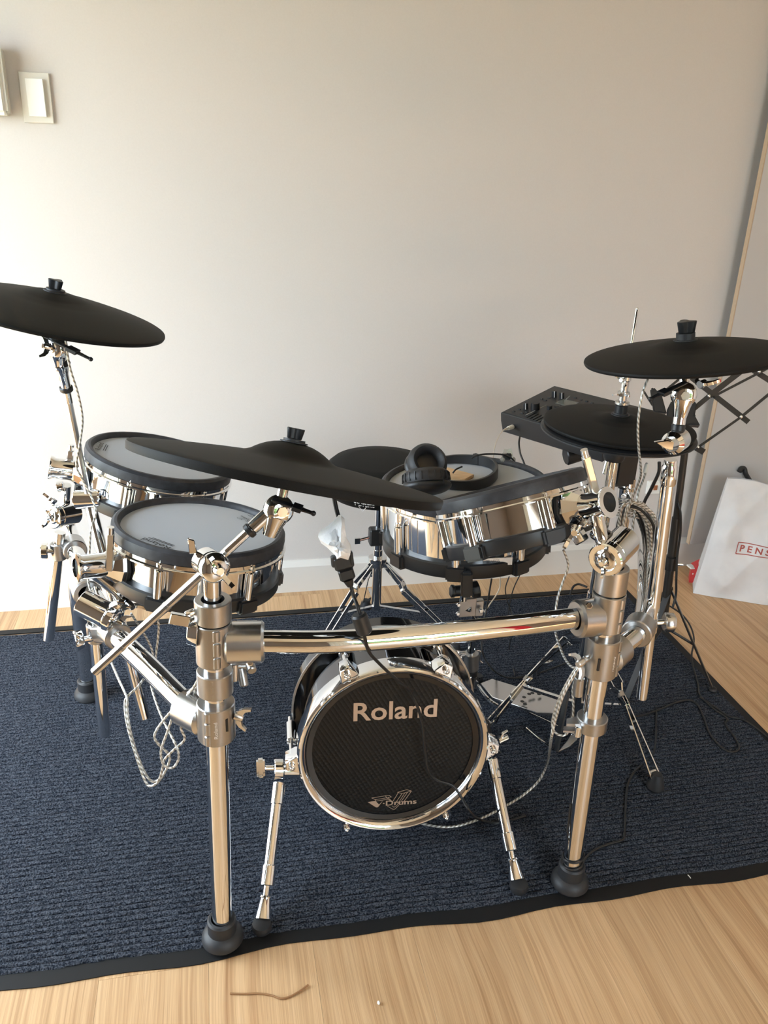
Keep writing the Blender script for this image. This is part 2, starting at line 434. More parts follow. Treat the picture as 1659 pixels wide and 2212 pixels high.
ol = thing('power_outlet', (e.x, 2.503, e.z), 'white double wall socket behind the loose cables', 'outlet')
MB().box((e.x, 2.498, e.z), (.075, .01, .05)).build('plate', 'white_plastic', ol, bevel=.002)
MB().box((e.x - .006, 2.4915, e.z), (.014, .004, .018)).build('switch', 'copper', ol, bevel=.001)
MB().box((e.x - .028, 2.4915, e.z + .004), (.006, .004, .04)).build('ridge', 'white_plastic', ol, bevel=.001)
pg = thing('power_plug', (e.x + .026, 2.49, e.z), 'round black plug pushed into the wall socket', 'plug')
MB().lathe([(0, 0), (.017, 0), (.017, .012), (.013, .022), (0, .024)], (e.x + .026, 2.4925, e.z), (0, -1, 0), 20).build('plug_body', 'plastic', pg)
MB().lathe([(.0205, 0), (.0205, .004), (.017, .004), (.017, 0)], (e.x + .026, 2.4925, e.z), (0, -1, 0), 20, closed=True).build('plug_ring', 'white_plastic', pg)

# ---------------------------------------------------------------- rug
RX0, RX1, RY0, RY1 = -1.05, 1.397, 1.109, 2.364
rug = thing('rug', ((RX0 + RX1) / 2, (RY0 + RY1) / 2, 0), 'dark navy ribbed carpet mat with black rubber edge', 'rug')
BW = .028
def wob(x):  return .006 * math.sin(x * 9.0) * (.4 + .6 * math.sin(x * 3.1 + 1)) + .003 * math.sin(x * 23)
mb = MB(); NX = 170; rj = random.Random(9); pitch = .0132; ribs = int((RY1 - RY0 - 2 * BW) / pitch)
xs = [RX0 + BW + (RX1 - RX0 - 2 * BW) * i / NX for i in range(NX + 1)]
rows = []
for j in range(ribs + 1):
    for q, hh in ((.0, .0034), (.14, .0064), (.3, .0075), (.7, .0076), (.86, .0066)):
        if j == ribs and q > 0: break
        rows.append((RY0 + BW + (j + q) * pitch, hh))
vs = []
for yy, hh in rows:
    near = max(0, 1 - (yy - RY0) / .12)
    for xx in xs: vs.append((xx, yy + wob(xx) * near + rj.uniform(-.0011, .0011), hh + rj.uniform(-.0006, .0006)))
n1 = NX + 1
mb.add(vs, [(j * n1 + i, j * n1 + i + 1, (j + 1) * n1 + i + 1, (j + 1) * n1 + i) for j in range(len(rows) - 1) for i in range(NX)])
mb.build('ribbed_pile', 'rug_pile', rug, smooth=0)
def strip(pts_in, pts_out):
    mb = MB(); n = len(pts_in); vs = []
    for p, q in zip(pts_in, pts_out):
        p = V(p); q = V(q); vs += [(q.x, q.y, .0004), (q.x, q.y, .0022), (p.x, p.y, .0045), (p.x, p.y, .0004)]
    mb.add(vs, [(4 * i + k, 4 * i + (k + 1) % 4, 4 * i + 4 + (k + 1) % 4, 4 * i + 4 + k) for i in range(n - 1) for k in range(4)] + [(0, 3, 2, 1), (4 * n - 4, 4 * n - 3, 4 * n - 2, 4 * n - 1)])
    return mb
K = 60; xr = [RX0 + (RX1 - RX0) * i / K for i in range(K + 1)]
cl = lambda v, a, b: max(a, min(b, v))
edges = [strip([(cl(x_, RX0 + BW, RX1 - BW), RY0 + BW + wob(x_) + .002, 0) for x_ in xr], [(x_, RY0 + wob(x_) * 1.25, 0) for x_ in xr]),
         strip([(cl(x_, RX0 + BW, RX1 - BW), RY1 - BW, 0) for x_ in xr], [(x_, RY1, 0) for x_ in xr])]
yr = [RY0 + (RY1 - RY0) * i / 20 for i in range(21)]
for sg, X in ((1, RX1), (-1, RX0)):
    edges.append(strip([(X - sg * BW, cl(y_, RY0 + BW, RY1 - BW), 0) for y_ in yr], [(X, y_, 0) for y_ in yr]))
for eb in edges: eb.build('rubber_border', 'rug_border', rug, smooth=60)

# ================================================================ drum rack
PL0, PL1 = V((-.029, 1.142, 0)), V((-.013, 1.142, .78))
PR0, PR1 = V((.670, 1.153, 0)), V((.6565, 1.153, .74))
pl = lambda z: lerp(PL0, PL1, z / .78)
pr_ = lambda z: lerp(PR0, PR1, z / .74)
BL = V((-.362, 1.968, 0)); BR = V((1.088, 1.90, 0))
rack = thing('drum_rack', (.32, 1.5, 0), 'chrome tube drum rack with satin grey clamps standing on the rug', 'drum rack')
RP = .0185
def foot(p):
    p = V(p)
    o = MB().lathe([(0, 0), (.034, 0), (.0385, .006), (.038, .014), (.033, .023), (.0265, .027), (.0265, .052), (.0235, .056), (.0195, .056), (.0195, .02), (0, .02)], (p.x, p.y, .0076), (0, 0, 1), 36)
    return o.build('rubber_foot', 'rubber', rack)
for nm, f_, top, b0 in (('l', pl, .70, PL0), ('r', pr_, .72, PR0)):
    MB().cyl(f_(.03), f_(top), RP, n=32).build('post', 'chrome', rack)
    foot(b0)
for b0, top in ((BL, .56), (BR, .60)):
    MB().cyl(b0 + V((0, 0, .03)), b0 + V((.0, 0, top)), RP, n=28).build('post', 'chrome', rack)
    foot(b0)
front = [pl(.655) + V((.03, -.002, 0)), V((0.0617, 1.1333, 0.6550)), V((0.1706, 1.1203, 0.6530)), V((0.3237, 1.1230, 0.6500)), V((0.4886, 1.1359, 0.6460)), V((0.6007, 1.1513, 0.6420)), pr_(.64) + V((-.02, 0, 0))]
MB().tube(front, RP, 28, 8).build('front_pipe', 'chrome', rack)
lpipe = [pl(.5), V((-0.0581, 1.1837, 0.5000)), V((-0.1284, 1.3121, 0.5000)), V((-0.2047, 1.4514, 0.5000)), V((-0.2486, 1.5671, 0.5000)), V((-0.2968, 1.7196, 0.5000)), V((-0.3302, 1.8425, 0.5000)), BL + V((0, 0, .5))]
MB().tube(lpipe, .0198, 24, 8).build('side_pipe', 'chrome', rack)
rpipe = [pr_(.54), V((.715, 1.19, .545)), V((.79, 1.25, .548)), V((.87, 1.38, .55)), V((.99, 1.62, .55)), BR + V((0, 0, .55))]
MB().tube(rpipe, RP, 24, 8).build('side_pipe', 'chrome', rack)
def hinge(mb, c, up, out, side, h):
    # hinge knuckles with a slot on a clamp barrel
    mb.bar(V(c) + V(out) * .028 + V(side) * .004 - V(up) * h * .5, V(c) + V(out) * .028 + V(side) * .004 + V(up) * h * .5, .012, .010, out)
def clampring(name, f_, z0, z1, ro, mt='satin'):
    return MB().sleeve(f_(z0), f_(z1), ro, RP - .0005, 40, .0015).build(name, mt, rack)
up = (PL1 - PL0).normalized(); upr = (PR1 - PR0).normalized(); cdir = V((-.15, -1, 0)).normalized()
# --- left front post stack
clampring('top_collar', pl, .696, .733, .0285, 'satin')
c = clampring('tee_joint', pl, .621, .694, .0285)
def knuckle(par, f_, z0, z1, ang, ro, u):
    d = V((math.cos(ang), math.sin(ang), 0))
    for k0, k1, g in ((0, .30, .0035), (.33, .68, .0055), (.71, 1, .0035)):
        a_, b2 = f_(z0 + (z1 - z0) * k0), f_(z0 + (z1 - z0) * k1)
        s_ = d * (ro - .004)
        MB().rod(a_ + s_, b2 + s_, .0068, 16).build('hinge_knuckle', 'satin', par)
knuckle(c, pl, .623, .692, math.radians(-82), .0285, up)
sl = MB().sleeve(pl(.655) + V((.018, -.002, 0)), V((0.0624, 1.1332, 0.6550)), .0335, .019, 40, .004).build('tee_socket', 'satin_bright', rack)
MB().rod(V((0.0385, 1.1220, 0.6259)), V((0.0382, 1.1120, 0.6324)), .006, 6).build('bolt', 'chrome', sl)
MB().bar(V((0.0213, 1.1480, 0.6786)), V((0.0530, 1.1480, 0.6767)), .018, .004, (0, 1, 0)).build('latch_plate', 'satin', sl, bevel=.001)
MB().cyl(V((-0.0400, 1.1420, 0.6791)), V((-0.0560, 1.1420, 0.6806)), .0265, .021, 8).build('hex_knob', 'chrome', rack, bevel=.0015)
w_ = MB(); 
for p0, p1 in (((0.0147, 1.1650, 0.5994), (0.0141, 1.1600, 0.5687)), ((0.0248, 1.1650, 0.5894), (0.0292, 1.1500, 0.5631)), ((0.0399, 1.1650, 0.5951), (0.0427, 1.1500, 0.5904))):
    w_.rod(p0, p1, .0078, 16)
w_.rod((0.0137, 1.1660, 0.5935), (0.0413, 1.1660, 0.5907), .007, 14)
w_.build('wing_nut', 'satin', rack)
c = clampring('stop_collar', pl, .563, .605, .029)
knuckle(c, pl, .568, .602, math.radians(-100), .0265, up)
c = clampring('pipe_clamp', pl, .475, .544, .031)
knuckle(c, pl, .477, .542, math.radians(-118), .031, up)
MB().box(pl(.515) + V((.0165, -.0262, 0)), (.004, .003, .024)).build('slot', 'plastic', c)
MB().sleeve(pl(.5) + (V(lpipe[1]) - pl(.5)).normalized() * .02, V((-0.0759, 1.2020, 0.5000)), .031, .019, 36, .006).build('pipe_socket', 'satin_bright', rack)
MB().wing(V((0.0120, 1.1300, 0.5221)), (.9, -.35, -.25), (.7, -.2, -.9), .95).build('wing_nut', 'satin_bright', rack)
text_part('engraving', 'Roland', pl(.493) + V((.002, -.0314, 0)), (.0, .0, 1.), (-1, 0, 0), .006, .032, 'print_white', c, depth=-.0003)
# --- right front post stack
clampring('top_collar', pr_, .690, .737, .0275)
c = clampring('tee_joint', pr_, .616, .688, .0285)
knuckle(c, pr_, .618, .686, math.radians(-62), .0285, upr)
sl = MB().sleeve(pr_(.64) + V((-.016, 0, 0)), V((0.5978, 1.1485, 0.6420)), .0335, .019, 40, .004).build('tee_socket', 'satin', rack)
MB().rod(V((0.6091, 1.1280, 0.6791)), V((0.6037, 1.1180, 0.6852)), .0062, 6).build('bolt', 'chrome', sl)
MB().bar(V((0.6096, 1.1530, 0.6651)), V((0.6361, 1.1530, 0.6721)), .018, .004, (0, 1, 0)).build('latch_plate', 'satin', sl, bevel=.001)
c = clampring('pipe_clamp', pr_, .522, .600, .0305)
knuckle(c, pr_, .524, .598, math.radians(-35), .0305, upr)
MB().box(pr_(.558) + V((-.0165, -.0262, 0)), (.004, .003, .024)).build('slot', 'plastic', c)
text_part('engraving', 'Roland', pr_(.543) + V((.012, -.0296, 0)), (.0, .0, 1.), (-1, .25, 0), .006, .030, 'print_white', c, depth=-.0003)
MB().sleeve(pr_(.54) + V((.02, .014, 0)), V((.722, 1.196, .546)), .030, .019, 36, .006).build('pipe_socket', 'satin', rack)
MB().wing(V((0.6171, 1.1380, 0.5610)), (-.8, -.55, -.1), (.55, -.3, -1), 1.0).rod(V((0.6213, 1.1400, 0.5622)), V((0.6404, 1.1500, 0.5587)), .006, 14).build('wing_nut', 'satin_bright', rack)
MB().rod(V((0.6281, 1.1600, 0.5121)), V((0.6300, 1.1600, 0.4716)), .0095, 18).build('lock_pin', 'satin', rack)
c = clampring('stop_collar', pr_, .400, .426, .0285)
MB().prism([(-.052, .004), (-.026, .010), (-.026, -.014), (-.046, -.010)], pr_(.416), (1, 0, 0), (0, -1, 0), -.003, .003).prism([(-.056, .002), (-.030, .008), (-.030, -.014), (-.050, -.010)], pr_(.400), (1, 0, 0), (0, -1, 0), -.002, .002).build('collar_tab', 'satin', c)
MB().rod(pr_(.408) + V((-.032, -.012, -.014)), pr_(.408) + V((-.032, -.012, .008)), .0065, 16).build('bolt', 'chrome', c)
# --- clamps on the side pipes
def pipe_clamp(p, along, to, r=.027, w=.042):
    p = V(p); al = V(along).normalized(); t = V(to) - p; d = t.normalized()
    ring = MB().sleeve(p - al * w / 2, p + al * w / 2, r, .0183, 32, .002).build('pipe_clamp', 'satin', rack)
    MB().bar(p + d * (r - .006), V(to) - d * .012, .034, .032, (0, 0, 1)).build('clamp_arm', 'satin', ring, bevel=.003)
    MB().sleeve(V(to) - V((0, 0, .02)), V(to) + V((0, 0, .02)), .0175, .0112, 28, .0015).build('rod_socket', 'satin', ring)
    return ring
ROD_B = V((-.243, 1.51, 0)); ROD_A = V((-.405, 1.86, 0)); ROD_C = V((.842, 1.315, 0))

# ================================================================ bass drum
bd_n = V((-.07, -.99, .05)).normalized(); bd_c = V((.328, 1.321, .258))
bass = thing('bass_drum', (.335, 1.42, 0), 'chrome bass drum with black mesh front head lettered Roland', 'bass drum')
bx_ = V((0, 0, 1)).cross(bd_n); bx_.normalize(); bx_ = -bx_ if bx_.x < 0 else bx_
bz = bd_n.cross(bx_).normalized()
R0 = .195; BD = .188
MB().lathe([(R0 - .012, 0), (R0 - .012, -BD)], bd_c, bd_n, 64).build('shell', 'black_chrome', bass)
MB().lathe([(0, -BD + .004), (R0 - .012, -BD + .004)], bd_c, bd_n, 48).build('rear_head', 'gloss_black', bass)
MB().lathe([(R0 - .0175, .000), (R0 - .0175, -.012), (R0 - .012, -.034), (R0 + .001, -.034), (R0 + .003, -.030), (R0 + .0005, -.012), (R0 + .002, .004), (R0, .0095), (R0 - .003, .0115), (R0 - .006, .0112), (R0 - .013, .0065)], bd_c, bd_n, 72, closed=True).build('front_hoop', 'chrome', bass)
MB().lathe([(R0 - .012, -BD - .01), (R0 - .012, -BD + .035), (R0 + .004, -BD + .035), (R0 + .005, -BD - .01)], bd_c, bd_n, 64, closed=True).build('rear_hoop', 'gloss_black', bass)
MB().lathe([(R0 + .004, -BD + .033), (R0 + .008, -BD + .031), (R0 + .008, -BD + .036), (R0 + .004, -BD + .037)], bd_c, bd_n, 64, closed=True).build('hoop_trim', 'satin', bass)
hd = MB().lathe([(0, -.0085), (.10, -.0085), (R0 - .029, -.0085)], bd_c, bd_n, 64).build('front_head', 'bass_mesh', bass, smooth=60)
MB().lathe([(R0 - .029, -.0085), (R0 - .029, -.005), (R0 - .017, -.003), (R0 - .017, -.0085)], bd_c, bd_n, 64, closed=True).build('head_collar', 'gloss_black', bass)
hz = bd_n * -.0085
def hp(u, v): return bd_c + hz + bx_ * u + bz * v
text_part('lettering', 'Roland', hp(-.083, .068), bx_, bz, .043, .170, 'logo_metal', hd, depth=.0012, offset=.016)
# drawn V emblem with the small V-Drums line across it
def emblem(o, x, y, k, m_, parent, w=.0011, name='emblem', upz=.0012):
    z = V(x).cross(V(y))
    L = [[(-.044, .012), (-.008, .016), (-.002, .011), (-.036, .007), (-.044, .012)],
         [(-.036, .007), (-.036, .003), (-.008, .006)], [(-.015, .0155), (-.012, .009), (-.002, .000)],
         [(-.008, .0115), (-.008, .008), (-.002, .002)],
         [(.010, .022), (.030, .027), (.040, .023), (.020, .018), (.010, .022)],
         [(.012, .021), (.000, -.003)], [(.020, .018), (.008, -.003)], [(.026, .0195), (.010, -.012)],
         [(.032, .021), (.018, -.004)], [(.040, .023), (.024, -.004)],
         [(-.010, -.012), (.002, -.021), (.006, -.021), (.014, -.012)], [(.000, -.012), (.004, -.016), (.010, -.012)]]
    mb = strokes(MB(), [[(a * k, b * k) for a, b in ln] for ln in L], w * k, o, x, y, z, upz)
    mb.add([V(o) + V(x) * a * k + V(y) * b * k + z * upz for a, b in ((-.052, .002), (-.036, .004), (-.028, -.006), (-.020, .003), (-.030, -.013), (-.034, -.013))], [(0, 5, 2, 1), (5, 4, 3, 2)])
    ob = mb.build(name, m_, parent, smooth=0)
    text_part('wordmark', '·Drums', V(o) + V(x) * -.020 * k + V(y) * -.0105 * k, x, y, .0125 * k, .072 * k, m_, parent, depth=upz, offset=.02)
    return ob
emblem(hp(.002, -.134), bx_, bz, 1.0, 'logo_metal', hd)
# claws, tension rods
for i, deg in enumerate((118, 62, 186, 357, 243, 304)):
    a = math.radians(deg); d = bx_ * math.cos(a) + bz * math.sin(a); tg = bx_ * -math.sin(a) + bz * math.cos(a)
    c = bd_c + d * (R0 + .004)
    cw = MB()
    cw.prism([(-.022, -.008), (.022, -.008), (.010, .022), (-.010, .022)], c - bd_n * .03, tg, d, -.004, .034) if tg.cross(d).dot(bd_n) > 0 else cw.prism([(.022, -.008), (-.022, -.008), (-.010, .022), (.010, .022)], c - bd_n * .03, -tg, d, -.004, .034)
    ob = cw.build('claw', 'chrome', bass, bevel=.002)
    MB().rod(c + d * .009 + bd_n * .004, c + d * .009 + bd_n * .012, .0068, 14).ball(c + d * .009 + bd_n * .012, .0045, n=10, m=6).build('tension_bolt', 'chrome', ob)
    MB().cyl(c + d * .009 - bd_n * .03, c + d * .009 - bd_n * .165, .0045, n=14).rod(c + d * .007 - bd_n * .075, c + d * .007 - bd_n * .14, .0115, 18).build('tension_rod', 'chrome', bass)
# spurs
def spur(p_hub, side, kn, p_top, p_foot):
    p_hub = V(p_hub); kn = V(kn); p_top = V(p_top); p_foot = V(p_foot)
    ax = (kn - p_hub).normalized()
    s_ = MB().rod(p_hub - ax * .03, p_hub + ax * .008, .0165, 24).build('spur_arm', 'chrome', bass)
    MB().rod(p_hub + ax * .0085, p_hub + ax * .028, .021, 28).build('spur_clamp', 'chrome', s_)
    p_foot.z = .0085; d = (p_foot - p_top); L = d.length; d.normalize(); q = lambda t: p_top + d * (L * t)
    lg = MB().rod(q(0), q(.16), .0135, 24).cyl(q(.15), q(.60), .0118, n=24).rod(q(.58), q(.72), .0145, 24).cyl(q(.71), q(.88), .0066, n=18).build('spur_leg', 'chrome', bass)
    e = p_foot - d * .058
    MB().lathe([(0, 0), (.0105, 0), (.012, .003), (.011, .006), (.0168, .040), (0, .040)], e, d, 24).build('spur_tip', 'chrome', lg)
    MB().lathe([(0, 0), (.0172, 0), (.0195, .008), (.0175, .016), (0, .022)], (p_foot.x, p_foot.y, .0078), (0, 0, 1), 24).build('rubber_tip', 'rubber', lg)
    return s_
s1 = spur((0.1140, 1.3600, 0.2049), -1, (0.0577, 1.3600, 0.2126), (0.0966, 1.3480, 0.1841), (0.0440, 1.1520, -0.0103))
MB().rod(V((0.0933, 1.3600, 0.2113)), V((0.0690, 1.3600, 0.2146)), .006, 14).build('knob_stem', 'chrome', s1)
MB().box(V((0.0606, 1.3600, 0.2158)), (.017, .014, .046)).build('wing_knob', 'chrome', s1, bevel=.004, seg=2)
s2 = spur((0.5431, 1.3600, 0.1923), 1, (0.5743, 1.3600, 0.2192), (0.5534, 1.3500, 0.1805), (0.5620, 1.1580, -0.0016))
MB().rod(V((0.5701, 1.3600, 0.2185)), V((0.5903, 1.3600, 0.2270)), .007, 14).rod(V((0.5740, 1.3600, 0.2217)), V((0.5767, 1.3600, 0.2385)), .0035, 12).rod(V((0.5747, 1.3600, 0.2375)), V((0.5876, 1.3600, 0.2445)), .003, 12).build('tee_handle', 'chrome', s2)
# ================================================================ drums
def dirs(n, a):
    n = V(n).normalized(); a = math.radians(a); d = V((math.cos(a), math.sin(a), 0)); d = (d - n * d.dot(n)).normalized()
    return d
def pad_drum(name, c, n, R, H, lugs, label, group=None, lug_len=.055, boss=True, cat='drum', ring_h=.024):
    c = V(c); n = V(n).normalized()
    t = thing(name, c - n * H, label, cat, group)
    MB().lathe([(R + .001, -.018), (R + .001, -H + .01)], c, n, 64).build('shell', 'chrome', t)
    hd = MB().lathe([(0, .0012), (R * .6, .0008), (R + .001, 0)], c, n, 64).build('mesh_head', 'mesh_head', t, smooth=60)
    MB().lathe([(R - .001, .001), (R + .001, .008), (R + .005, .0115), (R + .010, .011), (R + .0155, .006), (R + .0165, -.004), (R + .0155, -.013), (R - .001, -.013)], c, n, 72, closed=True).build('rim_cover', 'rim_rubber', t)
    MB().lathe([(R + .001, -.0125), (R + .0165, -.0135), (R + .0165, -.0205), (R + .020, -.0225), (R + .020, -.0255), (R + .0125, -.0265), (R + .001, -.0265)], c, n, 72, closed=True).build('hoop', 'chrome', t)
    MB().lathe([(R - .02, -H), (R + .0125, -H), (R + .0145, -H + .003), (R + .0145, -H + ring_h), (R + .011, -H + ring_h + .003), (R - .001, -H + ring_h + .003)], c, n, 72, closed=True).build('base_ring', 'plastic_grey', t)
    MB().lathe([(0, -H + .004), (R - .015, -H + .004)], c, n, 48).build('bottom_plate', 'plastic', t)
    for a in lugs:
        d = dirs(n, a); tg = n.cross(d)
        top = c + d * (R + .0165) - n * .006; q = c + d * (R + .0125)
        lg = MB().rod(q - n * (H - ring_h + .002), q - n * (H - ring_h + .002 - lug_len), .0088, 20).build('lug', 'chrome', t)
        MB().cyl(q - n * (H - ring_h - lug_len), q - n * .018, .0032, n=12).cyl(q - n * (H - ring_h + .001 - lug_len), q - n * (H - ring_h - .006 - lug_len), .0062, n=14).rod(q - n * .0225, q - n * .0145, .0066, 14).rod(q - n * .016, q - n * .008, .0038, 4).build('tension_rod', 'chrome', lg)
        if boss:
            MB().box(c + d * (R + .010) - n * (H - ring_h / 2 + .002), (.042, .026, ring_h + .004), (tg, d, n)).build('lug_boss', 'plastic_grey', t, bevel=.004, seg=2)
    return t, hd
def print_on(hd, c, n, a, r, w, h, kind):
    # printed marks near the rim of a head
    n = V(n).normalized(); d = dirs(n, a); c = V(c); y = d if kind == 'brand' else -d; x = y.cross(n); o = c + d * r + n * .0016
    if kind == 'brand':
        text_part('brand_print', 'Roland', o - x * w / 2, x, y, h, w, 'print_black', hd, depth=.0004, offset=.01)
        strokes(MB(), [[(-w * .45, -h * (.45 + .35 * k)), (w * (.45 - .1 * k), -h * (.45 + .35 * k))] for k in range(2)], h * .16, o, x, y, n, .0004).build('fine_print', 'print_black', hd, smooth=0)
    else:
        emblem(o + y * h * .4, x, y, w / .1, 'print_black', hd, name='emblem_print', upz=.0004)
        strokes(MB(), [[(-w * .5, -h * (.55 + .22 * k)), (w * (.5 - .06 * k), -h * (.55 + .22 * k))] for k in range(3)], h * .07, o, x, y, n, .0004).build('fine_print', 'print_black', hd, smooth=0)
TA = (V((-.122, 1.841, .719)), V((.238, .038, .971)))
TB = (V((-.035, 1.491, .697)), V((.134, .062, .989)))
TC = (V((.533, 1.350, .806)), V((-.19, .41, .892)))
SN = (V((.543, 1.646, .704)), V((-.043, .054, .998)))
L6 = lambda a0: [a0 + 60 * k for k in range(6)]
tA, hA = pad_drum('tom_drum', TA[0], TA[1], .148, .105, L6(250), 'rear chrome tom with white mesh head, partly under the black ride cymbal', 'mesh-head toms')
tB, hB = pad_drum('tom_drum', TB[0], TB[1], .148, .105, L6(245), 'front-left chrome tom with white mesh head behind the left rack post', 'mesh-head toms')
tC, hC = pad_drum('tom_drum', TC[0], TC[1], .126, .100, L6(217), 'mirror chrome tom tilted away, mounted on the right rack post', 'mesh-head toms')
sn, hS = pad_drum('snare_drum', SN[0], SN[1], .172, .148, [203 + 45 * k for k in range(8)], 'large chrome snare with headphones lying on its white head', cat='drum', lug_len=.062, ring_h=.030)
print_on(hB, TB[0], TB[1], 231, .118, .062, .013, 'brand'); print_on(hB, TB[0], TB[1], 34, .122, .050, .020, 'v')
print_on(hA, TA[0], TA[1], 178, .128, .055, .012, 'brand'); print_on(hA, TA[0], TA[1], 352, .115, .048, .018, 'v')
sx = V((1, .1, .1))
c_ = V((0.5668, 1.4620, 0.6001))
lb = MB().box(c_, (.062, .002, .018), (V((.985, -.15, .06)).normalized(), V((.15, .985, 0)).normalized(), V((-.06, 0, 1)).normalized())).build('name_plate', 'satin_bright', sn, bevel=.0005)
text_part('plate_lettering', 'PD-140DS', c_ + V((-.024, -.0014, -.005)), (.985, -.15, .06), (-.06, 0, 1), .007, .028, 'print_black', lb, depth=.0002)

# ---------------------------------------------------------------- flange mounts + tom holders
def flange(t, c, n, R, H, a, length=.055, handle=True, tilt=0.):
    c = V(c); n = V(n).normalized(); d = dirs(n, a); tg = n.cross(d); q = c + d * (R + .001) - n * (H * .55)
    fl_ = MB().lathe([(0, 0), (.043, 0), (.043, .006), (0, .006)], q - d * .004, d, 10).build('flange_gasket', 'gasket', t)
    fb = MB().lathe([(0, 0), (.040, 0), (.039, .006), (.026, .024), (.0225, .030)], q + d * .0025, d, 10).build('flange', 'chrome', t, smooth=20)
    e = q + d * (.030 + length)
    MB().lathe([(.012, 0), (.0225, 0), (.0225, length - .01), (.0265, length - .004), (.0265, length), (.0172, length + .001), (.0165, length - .012), (.0, length - .012)], q + d * .030, d, 36).build('mount_barrel', 'chrome', t)
    MB().lathe([(0, 0), (.0166, 0)], q + d * (.030 + length - .011), d, 24).build('barrel_bore', 'gasket', t)
    return q, d, tg, e
def handle(t, p0, p1, r=.0068):
    p0 = V(p0); p1 = V(p1); d = (p1 - p0).normalized()
    x, y, z = basis(d)
    h_ = MB().box((p0 + p1) / 2, (.0135, .012, (p1 - p0).length), (x, y, z)).build('lever_handle', 'satin_bright', t, bevel=.002)
    MB().cyl(p1 - d * .001, p1 + d * .012, .0062, n=14).build('lever_tip', 'chrome', h_)
def ball_clamp(h, c, ax, r=.027, ln=.06, disc=1, along=(0, 0, 1)):
    c = V(c); ax = V(ax).normalized()
    b0 = MB().rod(c - ax * ln * .5, c + ax * ln * .28, r, 36, .002).build('ball_housing', 'chrome', h)
    MB().sleeve(c + ax * ln * .29, c + ax * ln * .5, r + .002, r * .72, 36, .002).build('housing_collar', 'chrome', h)
    MB().lathe([(0, .002), (r * .35, .006), (r * .6, .003), (r * .74, 0)], c + ax * ln * .47, ax, 32).build('ball_cap', 'chrome', h, smooth=60)
    MB().wing(c + ax * (ln * .5 + .004), ax, along, .82).build('wing_nut', 'chrome', h)
    return b0
# tom B (front left)
q, d, tg, e = flange(tB, TB[0], TB[1], .148, .105, 203, .052)
handle(tB, (-0.1967, 1.4000, 0.6641), (-0.1876, 1.4000, 0.7371))
hb = thing('tom_holder', (ROD_B.x, ROD_B.y, .2), 'chrome swivel holder carrying the front-left tom, long rod hanging over the rug', 'tom holder', 'tom holders')
MB().cyl(V((-0.2572, 1.5100, 0.2235)), V((-0.2509, 1.5100, 0.4954)), .0126, n=24).build('rod', 'chrome', hb)
ball_clamp(hb, V((-0.2333, 1.4700, 0.5431)), (.82, -.45, -.32), .0265, .078, along=(.4, .2, 1))
MB().tube([e - d * .02, V((-0.1872, 1.4500, 0.5809)), V((-0.2096, 1.4600, 0.5489))], .0115, 18, 6).build('tom_arm', 'chrome', hb)
MB().ball(V((-0.1823, 1.4500, 0.5786)), .017, sc=(1, 1, .7)).build('arm_elbow', 'black_chrome', hb)
MB().wing(V((-0.1726, 1.4300, 0.5759)), (.5, -.75, -.1), (1, .3, -.3), 1.0).build('wing_nut', 'chrome', hb)
pipe_clamp(V((-0.2078, 1.4570, 0.5000)), V(lpipe[3]) - V(lpipe[2]), V((-0.2505, 1.5100, 0.4729)))
k_ = MB().rod(V((-0.2518, 1.5000, 0.4662)), V((-0.2739, 1.4900, 0.4701)), .0065, 16).build('clamp_screw', 'chrome', rack)
MB().cyl(V((-0.2712, 1.4900, 0.4709)), V((-0.2872, 1.4850, 0.4702)), .0195, .0225, 6).build('thumb_knob', 'chrome', k_, bevel=.002)
# tom A (rear left)
q, d, tg, e = flange(tA, TA[0], TA[1], .148, .105, 186, .05)
handle(tA, (-0.3193, 1.8300, 0.7052), (-0.3104, 1.8300, 0.7515))
ha = thing('tom_holder', (-.40, 1.86, .25), 'chrome swivel holder carrying the rear tom, dark rod in front of the baseboard', 'tom holder', 'tom holders')
MB().cyl(V((-0.4197, 1.8600, 0.2576)), V((-0.3607, 1.8600, 0.5413)), .0126, n=24).build('rod', 'chrome', ha)
MB().cyl(V((-0.3300, 1.8400, 0.6654)), V((-0.3400, 1.8500, 0.6143)), .0105, n=20).build('tom_arm', 'chrome', ha)
ball_clamp(ha, V((-0.3421, 1.8300, 0.5976)), (-.62, -.75, .2), .025, .066, along=(.3, .1, 1))
MB().rod(V((-0.3343, 1.8300, 0.6672)), V((-0.3492, 1.8300, 0.6656)), .012, 20).build('arm_end', 'chrome', ha)
MB().wing(V((-0.3524, 1.8000, 0.6411)), (-.5, -.4, .7), (-1, .2, .9), .9).build('wing_nut', 'chrome', ha)
pipe_clamp(V((-0.3346, 1.8607, 0.5000)), V(lpipe[6]) - V(lpipe[5]), V((-0.3692, 1.8600, 0.4941)))
k_ = MB().rod(V((-0.3592, 1.8500, 0.4971)), V((-0.3925, 1.8500, 0.5004)), .0055, 16).build('clamp_screw', 'chrome', rack)
MB().cyl(V((-0.3894, 1.8500, 0.5002)), V((-0.4056, 1.8500, 0.5012)), .019, .0185, 10).build('thumb_knob', 'chrome', k_, bevel=.002)
MB().sleeve(V((-0.2770, 1.6249, 0.5000)), V((-0.3120, 1.7627, 0.5000)), .030, .0183, 32, .003).build('pipe_sleeve', 'satin', rack)
